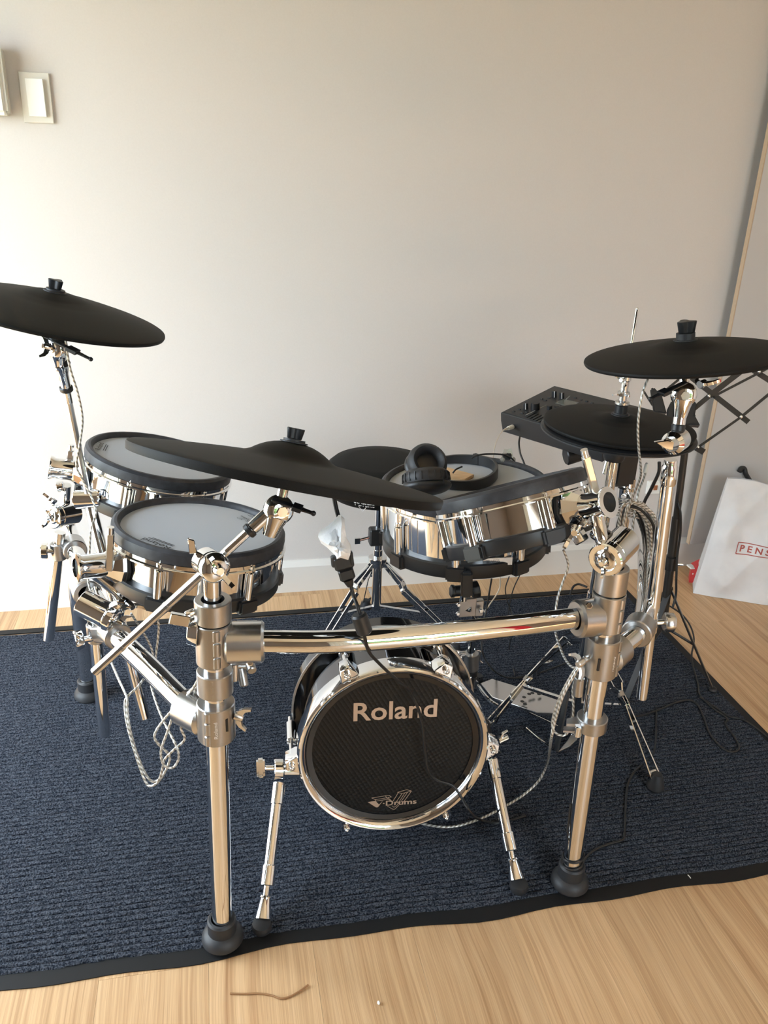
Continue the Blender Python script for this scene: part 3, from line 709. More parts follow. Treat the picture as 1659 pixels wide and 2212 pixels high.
# tom C (right)
q, d, tg, e = flange(tC, TC[0], TC[1], .126, .100, 300, .05)
handle(tC, (0.6371, 1.2000, 0.8349), (0.6013, 1.2000, 0.9222))
hc = thing('tom_holder', (pr_(.735).x, 1.153, .735), 'chrome swivel holder on top of the right rack post', 'tom holder', 'tom holders')
MB().cyl(pr_(.70), V((0.6632, 1.1550, 0.7611)), .0125, n=24).build('rod', 'chrome', hc)
ball_clamp(hc, V((0.6555, 1.1550, 0.7668)), (-.72, -.66, -.06), .0275, .086, along=(.7, .1, -1))
MB().ball(V((0.6366, 1.1720, 0.7886)), .019, sc=(1.1, 1, .55)).build('arm_elbow', 'black_chrome', hc)
MB().tube([e - d * .03, V((0.6314, 1.1650, 0.7904)), V((0.6412, 1.1580, 0.7697))], .012, 18, 6).build('tom_arm', 'chrome', hc)
MB().wing(V((0.5907, 1.1800, 0.7997)), (-.5, -.85, -.1), (.6, .3, .8), 1.1).build('wing_nut', 'chrome', hc)
MB().rod(V((0.6079, 1.1850, 0.8069)), V((0.6214, 1.2000, 0.8013)), .0075, 16).build('wing_stud', 'chrome', hc)
MB().box(V((0.6029, 1.1850, 0.7812)), (.02, .02, .02), basis((.4, -.5, .6))).build('mount_block', 'chrome', hc, bevel=.002)

# ================================================================ cymbals
def cymbal(c, n, R, label, bell=.022, bow=.018, bell_r=.062, group='black rubber cymbal pads', knob=True, name='cymbal_pad', felt=.005, ks=.85, th=.0075):
    c = V(c); n = V(n).normalized()
    t = thing(name, c, label, 'cymbal', group)
    pr = [(.006, bow + bell)] + [(bell_r * k, bow + bell * (1 - k ** 2.3)) for k in (.25, .45, .6, .72, .83, .93)] + [(bell_r * 1.02, bow + .0012), (bell_r * 1.15, bow - .001)]
    pr += [(bell_r * 1.15 + (R - bell_r * 1.15) * k / 8, (bow - .001) * (1 - (k / 8) ** 1.25)) for k in range(1, 8)]
    pr += [(R - .004, .0003), (R - .001, -.001), (R, -.004), (R - .0015, -th), (R - .006, -th - .0005)]
    pr += [(R * .6, bow * .45 - th), (bell_r, bow - th - .004), (.006, bow + bell - .02)]
    MB().lathe(pr, c, n, 96, closed=True).build('playing_surface', 'cymbal_rubber', t, smooth=40)
    b = c + n * (bow + bell - .001)
    MB().lathe([(0, 0), (.021, 0), (.021, .0015), (.0165, .002), (.0165, felt), (0, felt)], b, n, 28).build('felt_washer', 'rubber', t)
    if knob:
        x, y, z = basis(n, (.3, -1, .2)); mb = MB()
        k0, k1 = [], []
        for i in range(24):
            a = 2 * math.pi * i / 24; rr_ = ks * (.0120 + .0040 * math.cos(3 * a)) ; k0.append((rr_ * .9 * math.cos(a), rr_ * .9 * math.sin(a))); k1.append((rr_ * 1.12 * math.cos(a), rr_ * 1.12 * math.sin(a)))
        o = b + n * (felt + .0004)
        vs = [o + x * a + y * e_ for a, e_ in k0] + [o + n * .019 * ks + x * a + y * e_ for a, e_ in k1]
        mb.add(vs, [tuple(reversed(range(24))), tuple(range(24, 48))] + [(i, (i + 1) % 24, 24 + (i + 1) % 24, 24 + i) for i in range(24)])
        mb.build('cymbal_nut', 'plastic_grey', t, bevel=.001)
    return t, c, n
CA = (V((-.274, 1.604, 1.092)), V((.238, .015, .971))); CB = (V((.107, 1.159, .935)), V((.226, .263, .938))); CC = (V((.847, 1.354, 1.056)), V((-.125, .079, .989)))
cymbal(CA[0], CA[1], .20, 'black crash cymbal high on the left, cut by the picture edge', bell=.011, bow=.024)
tb_, _, _ = cymbal(CB[0], CB[1], .235, 'large black ride cymbal tilted over the two left toms', bell=.024, bow=.016, bell_r=.066, th=.013)
cymbal(CC[0], CC[1], .18, 'black crash cymbal at the right, above the hi-hat', bell=.012, bow=.014, felt=.013, ks=1.1)
HH = V((.879, 1.616, .843))
ht, _, _ = cymbal(HH, (.017, -.004, 1), .165, 'upper black hi-hat pad with chrome rod through it', bell=.010, bow=.012, bell_r=.05, group='hi-hat pads', knob=False, name='hi_hat_pad')
hbm = thing('hi_hat_pad', HH - V((0, 0, .03)), 'lower black hi-hat pad just under the upper one', 'cymbal', 'hi-hat pads')
MB().lathe([(.02, -.028), (.10, -.026), (.155, -.022), (.166, -.018), (.167, -.014), (.160, -.011), (.02, -.012)], HH, (.017, -.004, 1), 80, closed=True).build('lower_plate', 'plastic', hbm)
MB().lathe([(.1665, -.0215), (.1695, -.0205), (.1695, -.0175), (.1665, -.0165)], HH, (.017, -.004, 1), 80, closed=True).build('edge_ring', 'plastic_grey', hbm)
MB().lathe([(.02, -.04), (.075, -.038), (.08, -.027), (.02, -.027)], HH, (0, 0, 1), 40, closed=True).build('sensor_housing', 'plastic', hbm)

# ---------------------------------------------------------------- cymbal arms
def tilter(t, p, stud_to, ax, rod_dir):
    # rounded tilter head with a hex bolt, strap and stud up to the pad
    p = V(p); ax = V(ax).normalized(); rd = V(rod_dir).normalized()
    up_ = (V(stud_to) - p).normalized(); x = ax; z = (rd - x * rd.dot(x)).normalized(); y = z.cross(x)
    hd_ = MB().lathe([(0, -.0145), (.012, -.0145), (.019, -.012), (.0225, -.006), (.0235, 0), (.0225, .006), (.019, .012), (.012, .0145), (0, .0145)], p, x, 36).build('tilter_head', 'chrome', t, smooth=60)
    MB().lathe([(0, -.002), (.0115, -.002), (.0155, .018), (.019, .030), (0, .034)], p - rd * .040, rd, 24).build('tilter_neck', 'chrome', hd_, smooth=60)
    MB().cyl(p + x * .012, p + x * .0185, .0085, n=6).cyl(p - x * .012, p - x * .0185, .0085, n=6).build('hex_bolt', 'chrome', hd_)
    MB().cyl(p, stud_to, .0055, n=16).rod(p + up_ * .02, p + up_ * .036, .0085, 18).build('stud', 'chrome', t)
    return hd_
def strap(t, p0, p1, w=.011, hint=(0, 0, 1)):
    p0 = V(p0); p1 = V(p1); d = p1 - p0
    s_ = MB().bar(p0, p0 + d * .72, w, .003, hint).bar(p0 + d * .50, p0 + d * .72, w * 1.7, .007, hint).build('cable_strap', 'plastic', t, bevel=.0006)
    a = p0 + d * .72; b2 = p1; x, y, z = basis(d, hint)
    mb = MB()
    for sg in (-1, 1): mb.bar(a + x * sg * w * .36, b2 + x * sg * w * .2, w * .22, .0026, hint)
    for k in range(4): mb.bar(lerp(a, b2, k / 4 + .02) - x * w * .4, lerp(a, b2, k / 4 + .02) + x * w * .4, .0022, .0026, d)
    mb.ball(b2, w * .38, n=10, m=6); mb.build('strap_tail', 'plastic', s_)
# ride cymbal arm on the left front post
KB = V((-0.0142, 1.1420, 0.7916)); TBp = V((0.0832, 1.1500, 0.8757)); EB = V((-0.1966, 1.1280, 0.6278))
ab = thing('boom_stand', pl(.737), 'satin boom rod angled across the left post, carrying the ride cymbal', 'cymbal boom', 'cymbal booms')
MB().cyl(pl(.70), pl(.78), .0135, n=28).build('stem', 'chrome', ab)
bd_ = (TBp - EB).normalized(); j = lambda t: EB + (TBp - EB) * t
bm_ = MB().cyl(j(0), j(.40), .0068, n=10).cyl(j(.40), j(.76), .0068, n=10).build('boom_rod', 'satin_bright', ab, smooth=20)
MB().cyl(j(.15), j(.165), .0074, n=10).cyl(j(.40), j(.415), .0074, n=10).build('rod_joint', 'satin', bm_)
MB().cyl(j(.74), j(.90), .0072, n=20).build('upper_rod', 'chrome', ab)
MB().sleeve(j(.855), j(.877), .0118, .007, 20).build('stop_ring', 'plastic', ab)
MB().rod(j(.88), j(.985), .0105, 22).build('rod_sleeve', 'chrome', ab)
ax_b = bd_.cross(V((0, 0, 1))).normalized(); ax_b = V((.30, -.93, .2)).normalized()
kb = MB().rod(KB - ax_b * .026, KB + ax_b * .010, .0225, 36, .003).build('ratchet_barrel', 'chrome', ab)
MB().lathe([(0, 0), (.022, 0), (.0235, .003), (.0235, .010), (.021, .0165), (.014, .0205), (.006, .022), (0, .0225)], KB + ax_b * .0115, ax_b, 36).build('ratchet_cap', 'chrome', kb, smooth=60)
MB().wing(KB + ax_b * .03, ax_b, (.6, 0, -1), 1.15).build('wing_nut', 'chrome', kb)
MB().prism([(-.006, 0), (.006, 0), (.003, .022), (-.007, .026)], KB - ax_b * .02 + V((-.019, 0, .016)), (1, 0, 0), (0, 0, 1), -.003, .003).build('lever_fin', 'chrome', kb, bevel=.001)
tilter(ab, V((0.0900, 1.1500, 0.8730)), CB[0] + CB[1] * .03, (.25, -.95, .15), (CB[0] - TBp))
strap(ab, (0.0800, 1.1400, 0.8948), (0.1387, 1.1200, 0.8771))
MB().rod(pl(.716) + V((-.026, -.004, 0)), pl(.712) + V((-.042, -.008, 0)), .006, 14).box(pl(.708) + V((-.050, -.012, 0)), (.030, .010, .018), basis((.3, .1, 1), (0, 1, 0))).build('wing_nut', 'chrome', ab, bevel=.002)
# crash arm on the left
KA = V((-0.2704, 1.7400, 0.6691)); TAp = V((-0.2748, 1.6200, 1.0094)); EA = V((-0.2541, 1.7000, 0.5274))
aa = thing('boom_stand', (-0.1850, 1.6200, 0.1735), 'slim chrome boom rod holding up the far-left crash cymbal', 'cymbal boom', 'cymbal booms')
j = lambda t: KA + (TAp - KA) * t
bm_ = MB().cyl(j(0), j(.55), .0066, n=10).cyl(j(.55), j(.74), .0066, n=10).build('boom_rod', 'satin_bright', aa, smooth=20)
MB().cyl(j(.40), j(.415), .0072, n=10).build('rod_joint', 'satin', bm_)
MB().cyl(j(.70), j(.86), .0074, n=20).build('upper_rod', 'chrome', aa)
MB().sleeve(j(.775), j(.80), .0125, .007, 20).build('stop_ring', 'plastic', aa)
MB().lathe([(0, 0), (.0095, 0), (.0105, .03), (.017, .052), (0, .055)], j(.80), TAp - KA, 24).build('rod_sleeve', 'chrome', aa)
MB().rod(KA, V((-0.1850, 1.6200, 0.1735)), .0125, 24).build('stem', 'chrome', aa)
ax_a = V((.95, -.2, .08)).normalized()
kb = MB().rod(KA - ax_a * .03, KA + ax_a * .028, .0205, 32, .003).build('ratchet_barrel', 'chrome', aa)
MB().wing(KA + ax_a * .03, ax_a, (0, .3, 1), 1.0).build('wing_nut', 'chrome', kb)
tilter(aa, V((-0.2784, 1.6200, 1.0207)), CA[0] + CA[1] * .02, (-.5, -.85, .1), (CA[0] - TAp))
MB().wing(V((-0.2859, 1.6000, 1.0267)), (-.8, -.5, .3), (-.5, .2, 1), .9).build('wing_nut', 'chrome', aa)
strap(aa, (-0.2923, 1.6000, 1.0470), (-0.2131, 1.5700, 1.0103))
# crash arm on the right
ac = thing('boom_stand', (ROD_C.x, ROD_C.y, .33), 'tall straight chrome tube carrying the right crash cymbal', 'cymbal boom', 'cymbal booms')
c0, c1, c2 = V((0.8627, 1.3150, 0.3294)), V((0.8453, 1.3150, 0.4993)), V((0.8308, 1.3150, 0.8739))
MB().rod(c0, lerp(c0, c2, .62), .0112, 24).build('lower_tube', 'chrome', ac)
MB().rod(lerp(c0, c2, .30), lerp(c0, c2, .90), .0135, 28).build('upper_tube', 'chrome', ac)
MB().lathe([(.0135, 0), (.015, .004), (.015, .035), (.0125, .04), (.0125, .05), (0, .05)], lerp(c0, c2, .895), c2 - c0, 28).build('tube_collar', 'chrome', ac)
KC = V((0.8348, 1.3150, 0.9026)); ax_c = V((-.75, -.66, 0)).normalized()
kb = MB().rod(KC - ax_c * .026, KC + ax_c * .024, .0215, 36, .007).build('ratchet_barrel', 'chrome', ac)
MB().prism([(-.034, .004), (-.012, -.009), (.012, -.013), (.010, .004), (-.010, .008)], KC + ax_c * .022, (1, -.15, 0), (0, 0, 1), -.004, .004).build('wing_lever', 'chrome', kb, bevel=.0015)
TCp = V((0.8433, 1.3300, 0.9870))
MB().cyl(KC, TCp, .0095, n=20).rod(lerp(KC, TCp, .35), lerp(KC, TCp, .62), .0115, 20).build('neck', 'chrome', ac)
MB().sleeve(lerp(KC, TCp, .22), lerp(KC, TCp, .36), .0125, .0095, 20).build('stop_ring', 'plastic', ac)
hd_ = tilter(ac, TCp, CC[0] + CC[1] * .008, (-.35, -.93, .1), (TCp - KC))
MB().wing(V((0.8792, 1.3400, 1.0010)), (.8, .3, .3), (1, 0, .4), 1.0).build('wing_nut', 'chrome', ac)
strap(ac, (0.8244, 1.3000, 1.0181), (0.7488, 1.2800, 0.9940))
pcl = V((0.7617, 1.2598, 0.5480)); rng = pipe_clamp(V((.782, 1.243, .548)), (.6, .7, 0), V((0.8445, 1.3150, 0.5103)), .029)
k_ = MB().rod(V((0.8613, 1.3150, 0.5142)), V((0.8798, 1.3100, 0.5167)), .006, 16).build('clamp_screw', 'chrome', rack)
MB().cyl(V((0.8777, 1.3100, 0.5169)), V((0.8986, 1.3050, 0.5169)), .0215, .021, 6).build('thumb_knob', 'satin_bright', k_, bevel=.003)

# ================================================================ stands
def strut_leg(mb, pts, w, gap, side):
    # a double-braced leg: two flat strips that pinch together where the gap closes
    d_ = V(pts[-1]) - V(pts[0]); side = V((d_.y, -d_.x, 0)).normalized()
    for sg in (-1, 1):
        q = [V(p) + side * (sg * g) for p, g in zip(pts, gap)]
        for a, b2 in zip(q, q[1:]): mb.bar(a, b2, .003, w, (0, 0, 1))
hs = thing('hi_hat_stand', (HH.x, HH.y, 0), 'chrome hi-hat stand with white footboard and double-braced legs', 'hi-hat stand')
hx, hy = HH.x, HH.y
MB().cyl((hx, hy, .05), (hx, hy, .42), .0145, n=28).build('lower_tube', 'chrome', hs)
MB().cyl((hx, hy, .42), (hx, hy, .765), .0118, n=28).build('upper_tube', 'chrome', hs)
MB().lathe([(0, 0), (.021, 0), (.024, .008), (.024, .018), (.030, .020), (.030, .036), (.026, .040), (0, .040)], (hx, hy, .758), (0, 0, 1), 32).build('seat_cup', 'plastic', hs)
MB().rod((hx - .026, hy - .02, .765), (hx - .032, hy - .024, .735), .005, 12).build('tilt_screw', 'chrome', hs)
MB().cyl((hx, hy, .80), (hx + .002, hy, 1.093), .0034, n=14).ball((hx + .002, hy, 1.093), .0034, n=12, m=8).build('pull_rod', 'chrome', hs)
zc = HH.z + .022
MB().rod((hx, hy, zc), (hx, hy, zc + .022), .0135, 24).build('clutch_sleeve', 'plastic', hs)
cl_ = MB().rod((hx, hy, zc + .022), (hx, hy, zc + .030), .0155, 24).rod((hx, hy, zc + .030), (hx, hy, zc + .075), .0085, 20).rod((hx, hy, zc + .044), (hx, hy, zc + .052), .013, 20).rod((hx, hy, zc + .075), (hx, hy, zc + .092), .0115, 20).build('clutch', 'satin_bright', hs)
MB().wing((hx - .010, hy - .008, zc + .078), (-.8, -.6, .2), (-.8, .6, .6), .75).build('clutch_wing', 'chrome', cl_)
MB().wing((hx - .010, hy - .006, zc + .048), (-.4, -.9, 0), (1, 0, 0), .7).build('clutch_wing', 'chrome', cl_)
MB().rod((hx, hy, .30), (hx, hy, .335), .0205, 28).build('leg_collar', 'chrome', hs)
for pts, sd in (([V((hx, hy, .31)), V((0.8838, 1.7341, 0.2100)), V((0.7741, 1.7058, 0.1200)), V((0.7592, 1.6974, 0.1100)), V((0.6532, 1.6469, 0.0280))], (.75, .66, 0)),
                ([V((hx, hy, .31)), V((0.9354, 1.5394, 0.2000)), V((0.9428, 1.5281, 0.1800)), V((0.9560, 1.5171, 0.1550)), V((0.9860, 1.3936, 0.0350))], (.93, .35, 0)),
                ([V((hx, hy, .31)), V((hx + .10, hy + .12, .2)), V((hx + .13, hy + .15, .17)), V((hx + .14, hy + .165, .16)), V((hx + .23, hy + .27, .03))], (.75, -.66, 0))):
    m_ = MB(); strut_leg(m_, pts, .013, [.016, .017, .005, .005, .015], sd)
    lg = m_.build('leg', 'chrome', hs, smooth=0)
    d = (pts[-1] - pts[-2]).normalized()
    MB().box(pts[-1] - d * .006, (.02, .012, .02), basis(d)).build('leg_bridge', 'satin_bright', lg, bevel=.002)
    p = V(pts[-1]) + d * .012; p.z = 0
    MB().lathe([(0, 0), (.018, 0), (.021, .006), (.019, .018), (.0145, .032), (.011, .042), (0, .043)], (p.x, p.y, .0076), (0, 0, 1), 20).build('rubber_foot', 'rubber', lg)
    MB().box(pts[2] + V((0, 0, .002)), (.016, .012, .016), basis(d)).build('leg_bridge', 'satin', lg, bevel=.002)
    MB().bar(V((hx, hy, .10)), pts[3], .010, .003).build('brace', 'chrome', lg)
fb = [V((0.6909, 1.8258, 0.0350)), V((0.7314, 1.8421, 0.0350)), V((0.7953, 1.7542, 0.0550)), V((0.8515, 1.6666, 0.0750)), V((0.8332, 1.6156, 0.0720)), V((0.7837, 1.6409, 0.0620)), V((0.7048, 1.7583, 0.0350))]
def slab(pts, t):
    mb = MB(); n = len(pts)
    mb.add([p + V((0, 0, -t)) for p in pts] + pts, [tuple(reversed(range(n))), tuple(range(n, 2 * n))] + [(i, (i + 1) % n, n + (i + 1) % n, n + i) for i in range(n)]); return mb
ft = slab(fb, .008).build('footboard', 'satin_bright', hs, bevel=.001)
m_ = MB()
for px in ((0.7894, 1.7138, 0.0660), (0.7731, 1.7074, 0.0620), (0.7629, 1.6932, 0.0600), (0.7658, 1.6805, 0.0600), (0.7983, 1.7138, 0.0680), (0.8134, 1.7058, 0.0690)): m_.lathe([(0, .0), (.0055, .0)], V(px) + V((0, 0, .0015)), (0, 0, 1), 12)
m_.build('grip_dots', 'plastic_grey', ft, smooth=0)
MB().bar((0.8335, 1.5892, 0.1600), (0.8033, 1.5468, 0.0120), .021, .006, (1, 0, 0)).build('frame_plate', 'plastic_grey', hs, bevel=.001)
MB().tube([(0.7886, 1.6979, 0.0180), (0.8299, 1.6474, 0.0180), (0.8703, 1.5909, 0.0180)], .003, 10).tube([(0.7587, 1.6393, 0.0180), (0.7756, 1.5912, 0.0180), (0.7923, 1.5544, 0.0160)], .003, 10).build('base_rods', 'chrome', hs)
slab([V(p) for p in ((0.8036, 1.5350, 0.0200), (0.8393, 1.5490, 0.0200), (0.8712, 1.5732, 0.0200), (0.8864, 1.5990, 0.0200), (0.8681, 1.5981, 0.0200), (0.8422, 1.5705, 0.0200))], .006).build('base_plate', 'satin', hs, bevel=.001)
MB().tube([(0.6843, 1.8207, 0.0300), (0.6876, 1.7809, 0.0300), (0.6964, 1.7476, 0.0300), (0.7110, 1.7314, 0.0250)], .006, 10).build('heel_hinge', 'chrome', hs)

# snare stand
ss = thing('snare_stand', (.60, 1.66, 0), 'chrome snare stand with black rubber grips under the large snare', 'snare stand')
sp = V((0.5972, 1.6600, 0.2554)); sx_, sy_ = sp.x, sp.y
MB().cyl((sx_, sy_, .03), (sx_, sy_, .22), .0155, n=24).build('lower_tube', 'plastic', ss)
MB().cyl((sx_, sy_, .2), (sx_, sy_, .36), .0105, n=24).build('upper_tube', 'chrome', ss)
MB().rod(V((0.6014, 1.6600, 0.2009)), V((0.5977, 1.6600, 0.2486)), .0185, 28).build('tube_clamp', 'satin', ss)
MB().sleeve(V((0.6028, 1.6600, 0.1829)), V((0.6016, 1.6600, 0.1981)), .0168, .015, 24).build('memory_lock', 'plastic', ss)
MB().wing(V((0.5781, 1.6550, 0.2510)), (-1, -.2, .2), (.2, -1, .2), .9).tube([(0.6080, 1.6500, 0.2607), (0.6179, 1.6500, 0.2557), (0.6174, 1.6500, 0.2330), (0.6254, 1.6500, 0.2227)], .002, 8).build('wing_nut', 'satin_bright', ss)
tp = V((0.5679, 1.6300, 0.3962))
br = MB().box(tp, (.042, .006, .05)).box(tp + V((.028, .008, -.006)), (.026, .016, .042)).build('tilt_bracket', 'satin', ss, bevel=.002)
MB().rod(tp + V((.03, -.006, -.004)), tp + V((.03, -.016, -.004)), .006, 14).rod(tp + V((-.026, -.006, .014)), tp + V((-.026, -.012, .014)), .005, 12).rod(tp + V((-.026, -.006, -.010)), tp + V((-.026, -.012, -.010)), .005, 12).build('bracket_bolts', 'chrome', br)
MB().cyl((sx_, sy_, .35), tp, .009, n=18).cyl(tp + V((-.012, 0, .02)), V((0.5537, 1.6300, 0.4797)), .0085, n=18).build('tilt_post', 'chrome', ss)
MB().rod(V((0.5273, 1.6200, 0.4481)), V((0.5856, 1.6200, 0.4486)), .013, 18).rod(V((0.5195, 1.6200, 0.4487)), V((0.5295, 1.6200, 0.4479)), .0155, 6).rod(V((0.5682, 1.6150, 0.4501)), V((0.5859, 1.6150, 0.4537)), .021, 8).build('basket_knob', 'plastic', ss, bevel=.002)
bc = SN[0] - SN[1] * .165
for a in (255, 15, 135):
    d = dirs(SN[1], a); m_ = MB().bar(bc + SN[1] * -.01, bc + d * .185 + SN[1] * -.004, .014, .005).build('basket_arm', 'chrome', ss)
    MB().box(bc + d * .196 + SN[1] * .012, (.024, .022, .056), (SN[1].cross(d), d, SN[1])).build('rubber_grip', 'plastic_grey', m_, bevel=.004, seg=2)
for dx, dy in ((-.03, .22), (.10, .20), (-.12, -.10)):
    m_ = MB(); pts = [V((sx_, sy_, .19)), V((sx_ + dx * .5, sy_ + dy * .5, .10)), V((sx_ + dx, sy_ + dy, .02))]
    strut_leg(m_, pts, .012, [.012, .005, .009], (dy, -dx, 0)); lg = m_.build('leg', 'chrome', ss, smooth=0)
    MB().lathe([(0, 0), (.016, 0), (.018, .006), (.011, .03), (0, .031)], (sx_ + dx, sy_ + dy, .0076), (0, 0, 1), 16).build('rubber_foot', 'rubber', lg)

# throne
th = thing('drum_throne', (.461, 2.167, 0), 'round black padded drum stool behind the snare', 'stool')
TH = V((.461, 2.167, .578)); RT = .157
MB().lathe([(0, .004), (RT * .6, .003), (RT * .88, -.002), (RT * .97, -.014), (RT, -.032), (RT, -.060), (RT * .985, -.078), (RT * .93, -.092), (RT * .8, -.099), (0, -.10)], TH, (0, 0, 1), 72).build('seat_cushion', 'cymbal_rubber', th, smooth=50)
def seat_map(a, b2):
    ang = math.radians(-129.5) + a / RT; r_ = RT + .0012
    zz = TH.z - .082 + b2
    if zz < TH.z - .06: r_ -= (TH.z - .06 - zz) * .22
    return V((TH.x + r_ * math.cos(ang), TH.y + r_ * math.sin(ang), zz))
text_part('seat_lettering', 'V·Drums', (0, 0, 0), (1, 0, 0), (0, 0, 1), .017, .062, 'print_white', th, mapfn=seat_map, offset=.02)
mb = MB()
for a0, b0, a1, b1 in ((.016, -.001, .027, -.015), (.027, -.015, .038, -.001)):
    pts = [seat_map(a0 + (a1 - a0) * k / 4, b0 + (b1 - b0) * k / 4) for k in range(5)]
    mb.tube(pts, .0009, 5, 2)
mb.build('seat_emblem', 'print_white', th)
tx, ty = TH.x, TH.y
MB().cyl((tx, ty, .10), (tx, ty, .30), .0145, n=28).build('lower_tube', 'chrome', th)
MB().cyl((tx, ty, .28), (tx, ty, .50), .0125, n=28).build('upper_tube', 'chrome', th)
cb = MB().box((tx - .008, ty - .004, .345), (.042, .036, .052)).build('height_clamp', 'plastic_grey', th, bevel=.004)
MB().rod((tx - .028, ty - .01, .345), (tx - .062, ty - .016, .340), .0045, 12).box((tx - .066, ty - .016, .339), (.016, .008, .018)).build('clamp_bolt', 'chrome', cb)
MB().rod((tx, ty, .245), (tx, ty, .262), .024, 28).rod((tx, ty, .262), (tx, ty, .275), .028, 28).build('leg_collar', 'chrome', th)
for pts, sd in (([V((tx - .02, ty - .01, .255)), V((0.3916, 2.1300, 0.2072)), V((0.3847, 2.1200, 0.1883)), V((0.2864, 2.0600, 0.0641))], (.25, -.97, 0)),
                ([V((tx + .02, ty - .01, .255)), V((0.5240, 2.1200, 0.2090)), V((0.5325, 2.1100, 0.1871)), V((0.6797, 2.0300, 0.0464))], (.65, .75, 0)),
                ([V((tx, ty + .02, .255)), V((tx + .0, ty + .06, .19)), V((tx, ty + .075, .17)), V((tx, ty + .165, .03))], (1, 0, 0))):
    m_ = MB(); strut_leg(m_, pts, .014, [.006, .010, .012, .0105], sd); lg = m_.build('leg', 'chrome', th, smooth=0)
    d = (pts[-1] - pts[-2]).normalized(); p = pts[-1]
    MB().box(lerp(pts[1], pts[2], .3), (.022, .014, .016), basis(d)).build('leg_bridge', 'satin_bright', lg, bevel=.002)
    MB().lathe([(0, 0), (.017, 0), (.019, .006), (.012, .03), (0, .031)], (p.x, p.y, .0076), (0, 0, 1), 16).build('rubber_foot', 'rubber', lg)
    MB().bar((tx, ty, .11), lerp(pts[2], pts[3], .45), .010, .003).build('brace', 'chrome', lg)

# music stand
ms = thing('music_stand', (1.205, 1.80, 0), 'black folding music stand with crossed metal lattice at the right edge', 'music stand')
m0, m1 = V((1.205, 1.80, .18)), V((1.1707, 1.8000, 0.7490))
MB().cyl(m0, lerp(m0, m1, .6), .0115, n=20).cyl(lerp(m0, m1, .55), m1, .009, n=20).build('post', 'black_metal', ms)
MB().sleeve(lerp(m0, m1, .33), lerp(m0, m1, .40), .016, .011, 18).build('height_lock', 'plastic', ms)
MB().rod(lerp(m0, m1, .36) + V((.015, -.004, 0)), lerp(m0, m1, .36) + V((.032, -.01, 0)), .0045, 12).build('lock_screw', 'chrome', ms)
for p in ((1.3515, 1.7251, 0.0120), (1.0804, 1.7189, 0.0120), (1.22, 2.02, .012)):
    p = V(p); lg = MB().bar(m0 + V((0, 0, .13)), p, .017, .005, (0, 0, 1)).build('leg', 'black_metal', ms)
    MB().bar(m0 + V((0, 0, .01)), lerp(m0 + V((0, 0, .13)), p, .55), .012, .003, (0, 0, 1)).build('brace', 'black_metal', lg)
    MB().ball(p, .012, sc=(1, 1, .8), n=10, m=6).build('leg_cap', 'rubber', lg)
for p0, p1, w in (((1.1809, 1.8412, 0.8862), (1.2849, 1.7281, 0.8016), .013), ((1.2194, 1.7907, 0.8513), (1.3660, 1.7595, 0.9460), .006), ((1.2105, 1.7970, 0.8507), (1.2890, 1.7913, 0.9198), .014),
                 ((1.2686, 1.7386, 0.8116), (1.3603, 1.7347, 0.8968), .007), ((1.2681, 1.7379, 0.8120), (1.1718, 1.7481, 0.7328), .006), ((1.1546, 1.7693, 0.7400), (1.1873, 1.7397, 0.7233), .015),
                 ((1.2094, 1.7970, 0.8496), (1.1450, 1.7996, 0.7895), .012), ((1.2955, 1.7962, 0.9256), (1.3689, 1.7235, 0.8778), .013), ((1.1106, 1.8555, 0.8397), (1.1599, 1.8530, 0.8848), .006), ((1.0770, 1.8776, 0.8429), (1.0922, 1.8509, 0.8137), .005)):
    MB().bar(p0, p1, w, .003, (-.45, -.75, .45)).build('lattice_bar', 'black_metal', ms)
for p in ((1.2076, 1.7939, 0.8514), (1.2668, 1.7356, 0.8134), (1.1715, 1.7459, 0.7354), (1.3149, 1.7687, 0.9167)):
    MB().ball(p, .0045, n=10, m=6).build('rivet', 'chrome', ms)
def blob(pts, t, nm):
    o = [V(p) for p in pts]; nn = V((-.45, -.75, .45)).normalized(); mb = MB(); n = len(o)
    mb.add([p - nn * t for p in o] + [p + nn * t for p in o], [tuple(reversed(range(n))), tuple(range(n, 2 * n))] + [(i, (i + 1) % n, n + (i + 1) % n, n + i) for i in range(n)])
    return mb.build(nm, 'plastic', ms, bevel=.003, seg=2)
blob(((1.0903, 1.8731, 0.8487), (1.0987, 1.8712, 0.8538), (1.1139, 1.8507, 0.8349), (1.1193, 1.8250, 0.7975), (1.0922, 1.8404, 0.7961)), .012, 'paper_clip_arm')
blob(((1.1202, 1.8289, 0.8048), (1.1322, 1.8349, 0.8269), (1.1716, 1.8179, 0.8378), (1.1843, 1.8032, 0.8261), (1.1766, 1.7920, 0.7997), (1.1854, 1.7740, 0.7785), (1.1646, 1.7860, 0.7778), (1.1448, 1.7933, 0.7701), (1.1181, 1.8195, 0.7871)), .016, 'desk_hub')

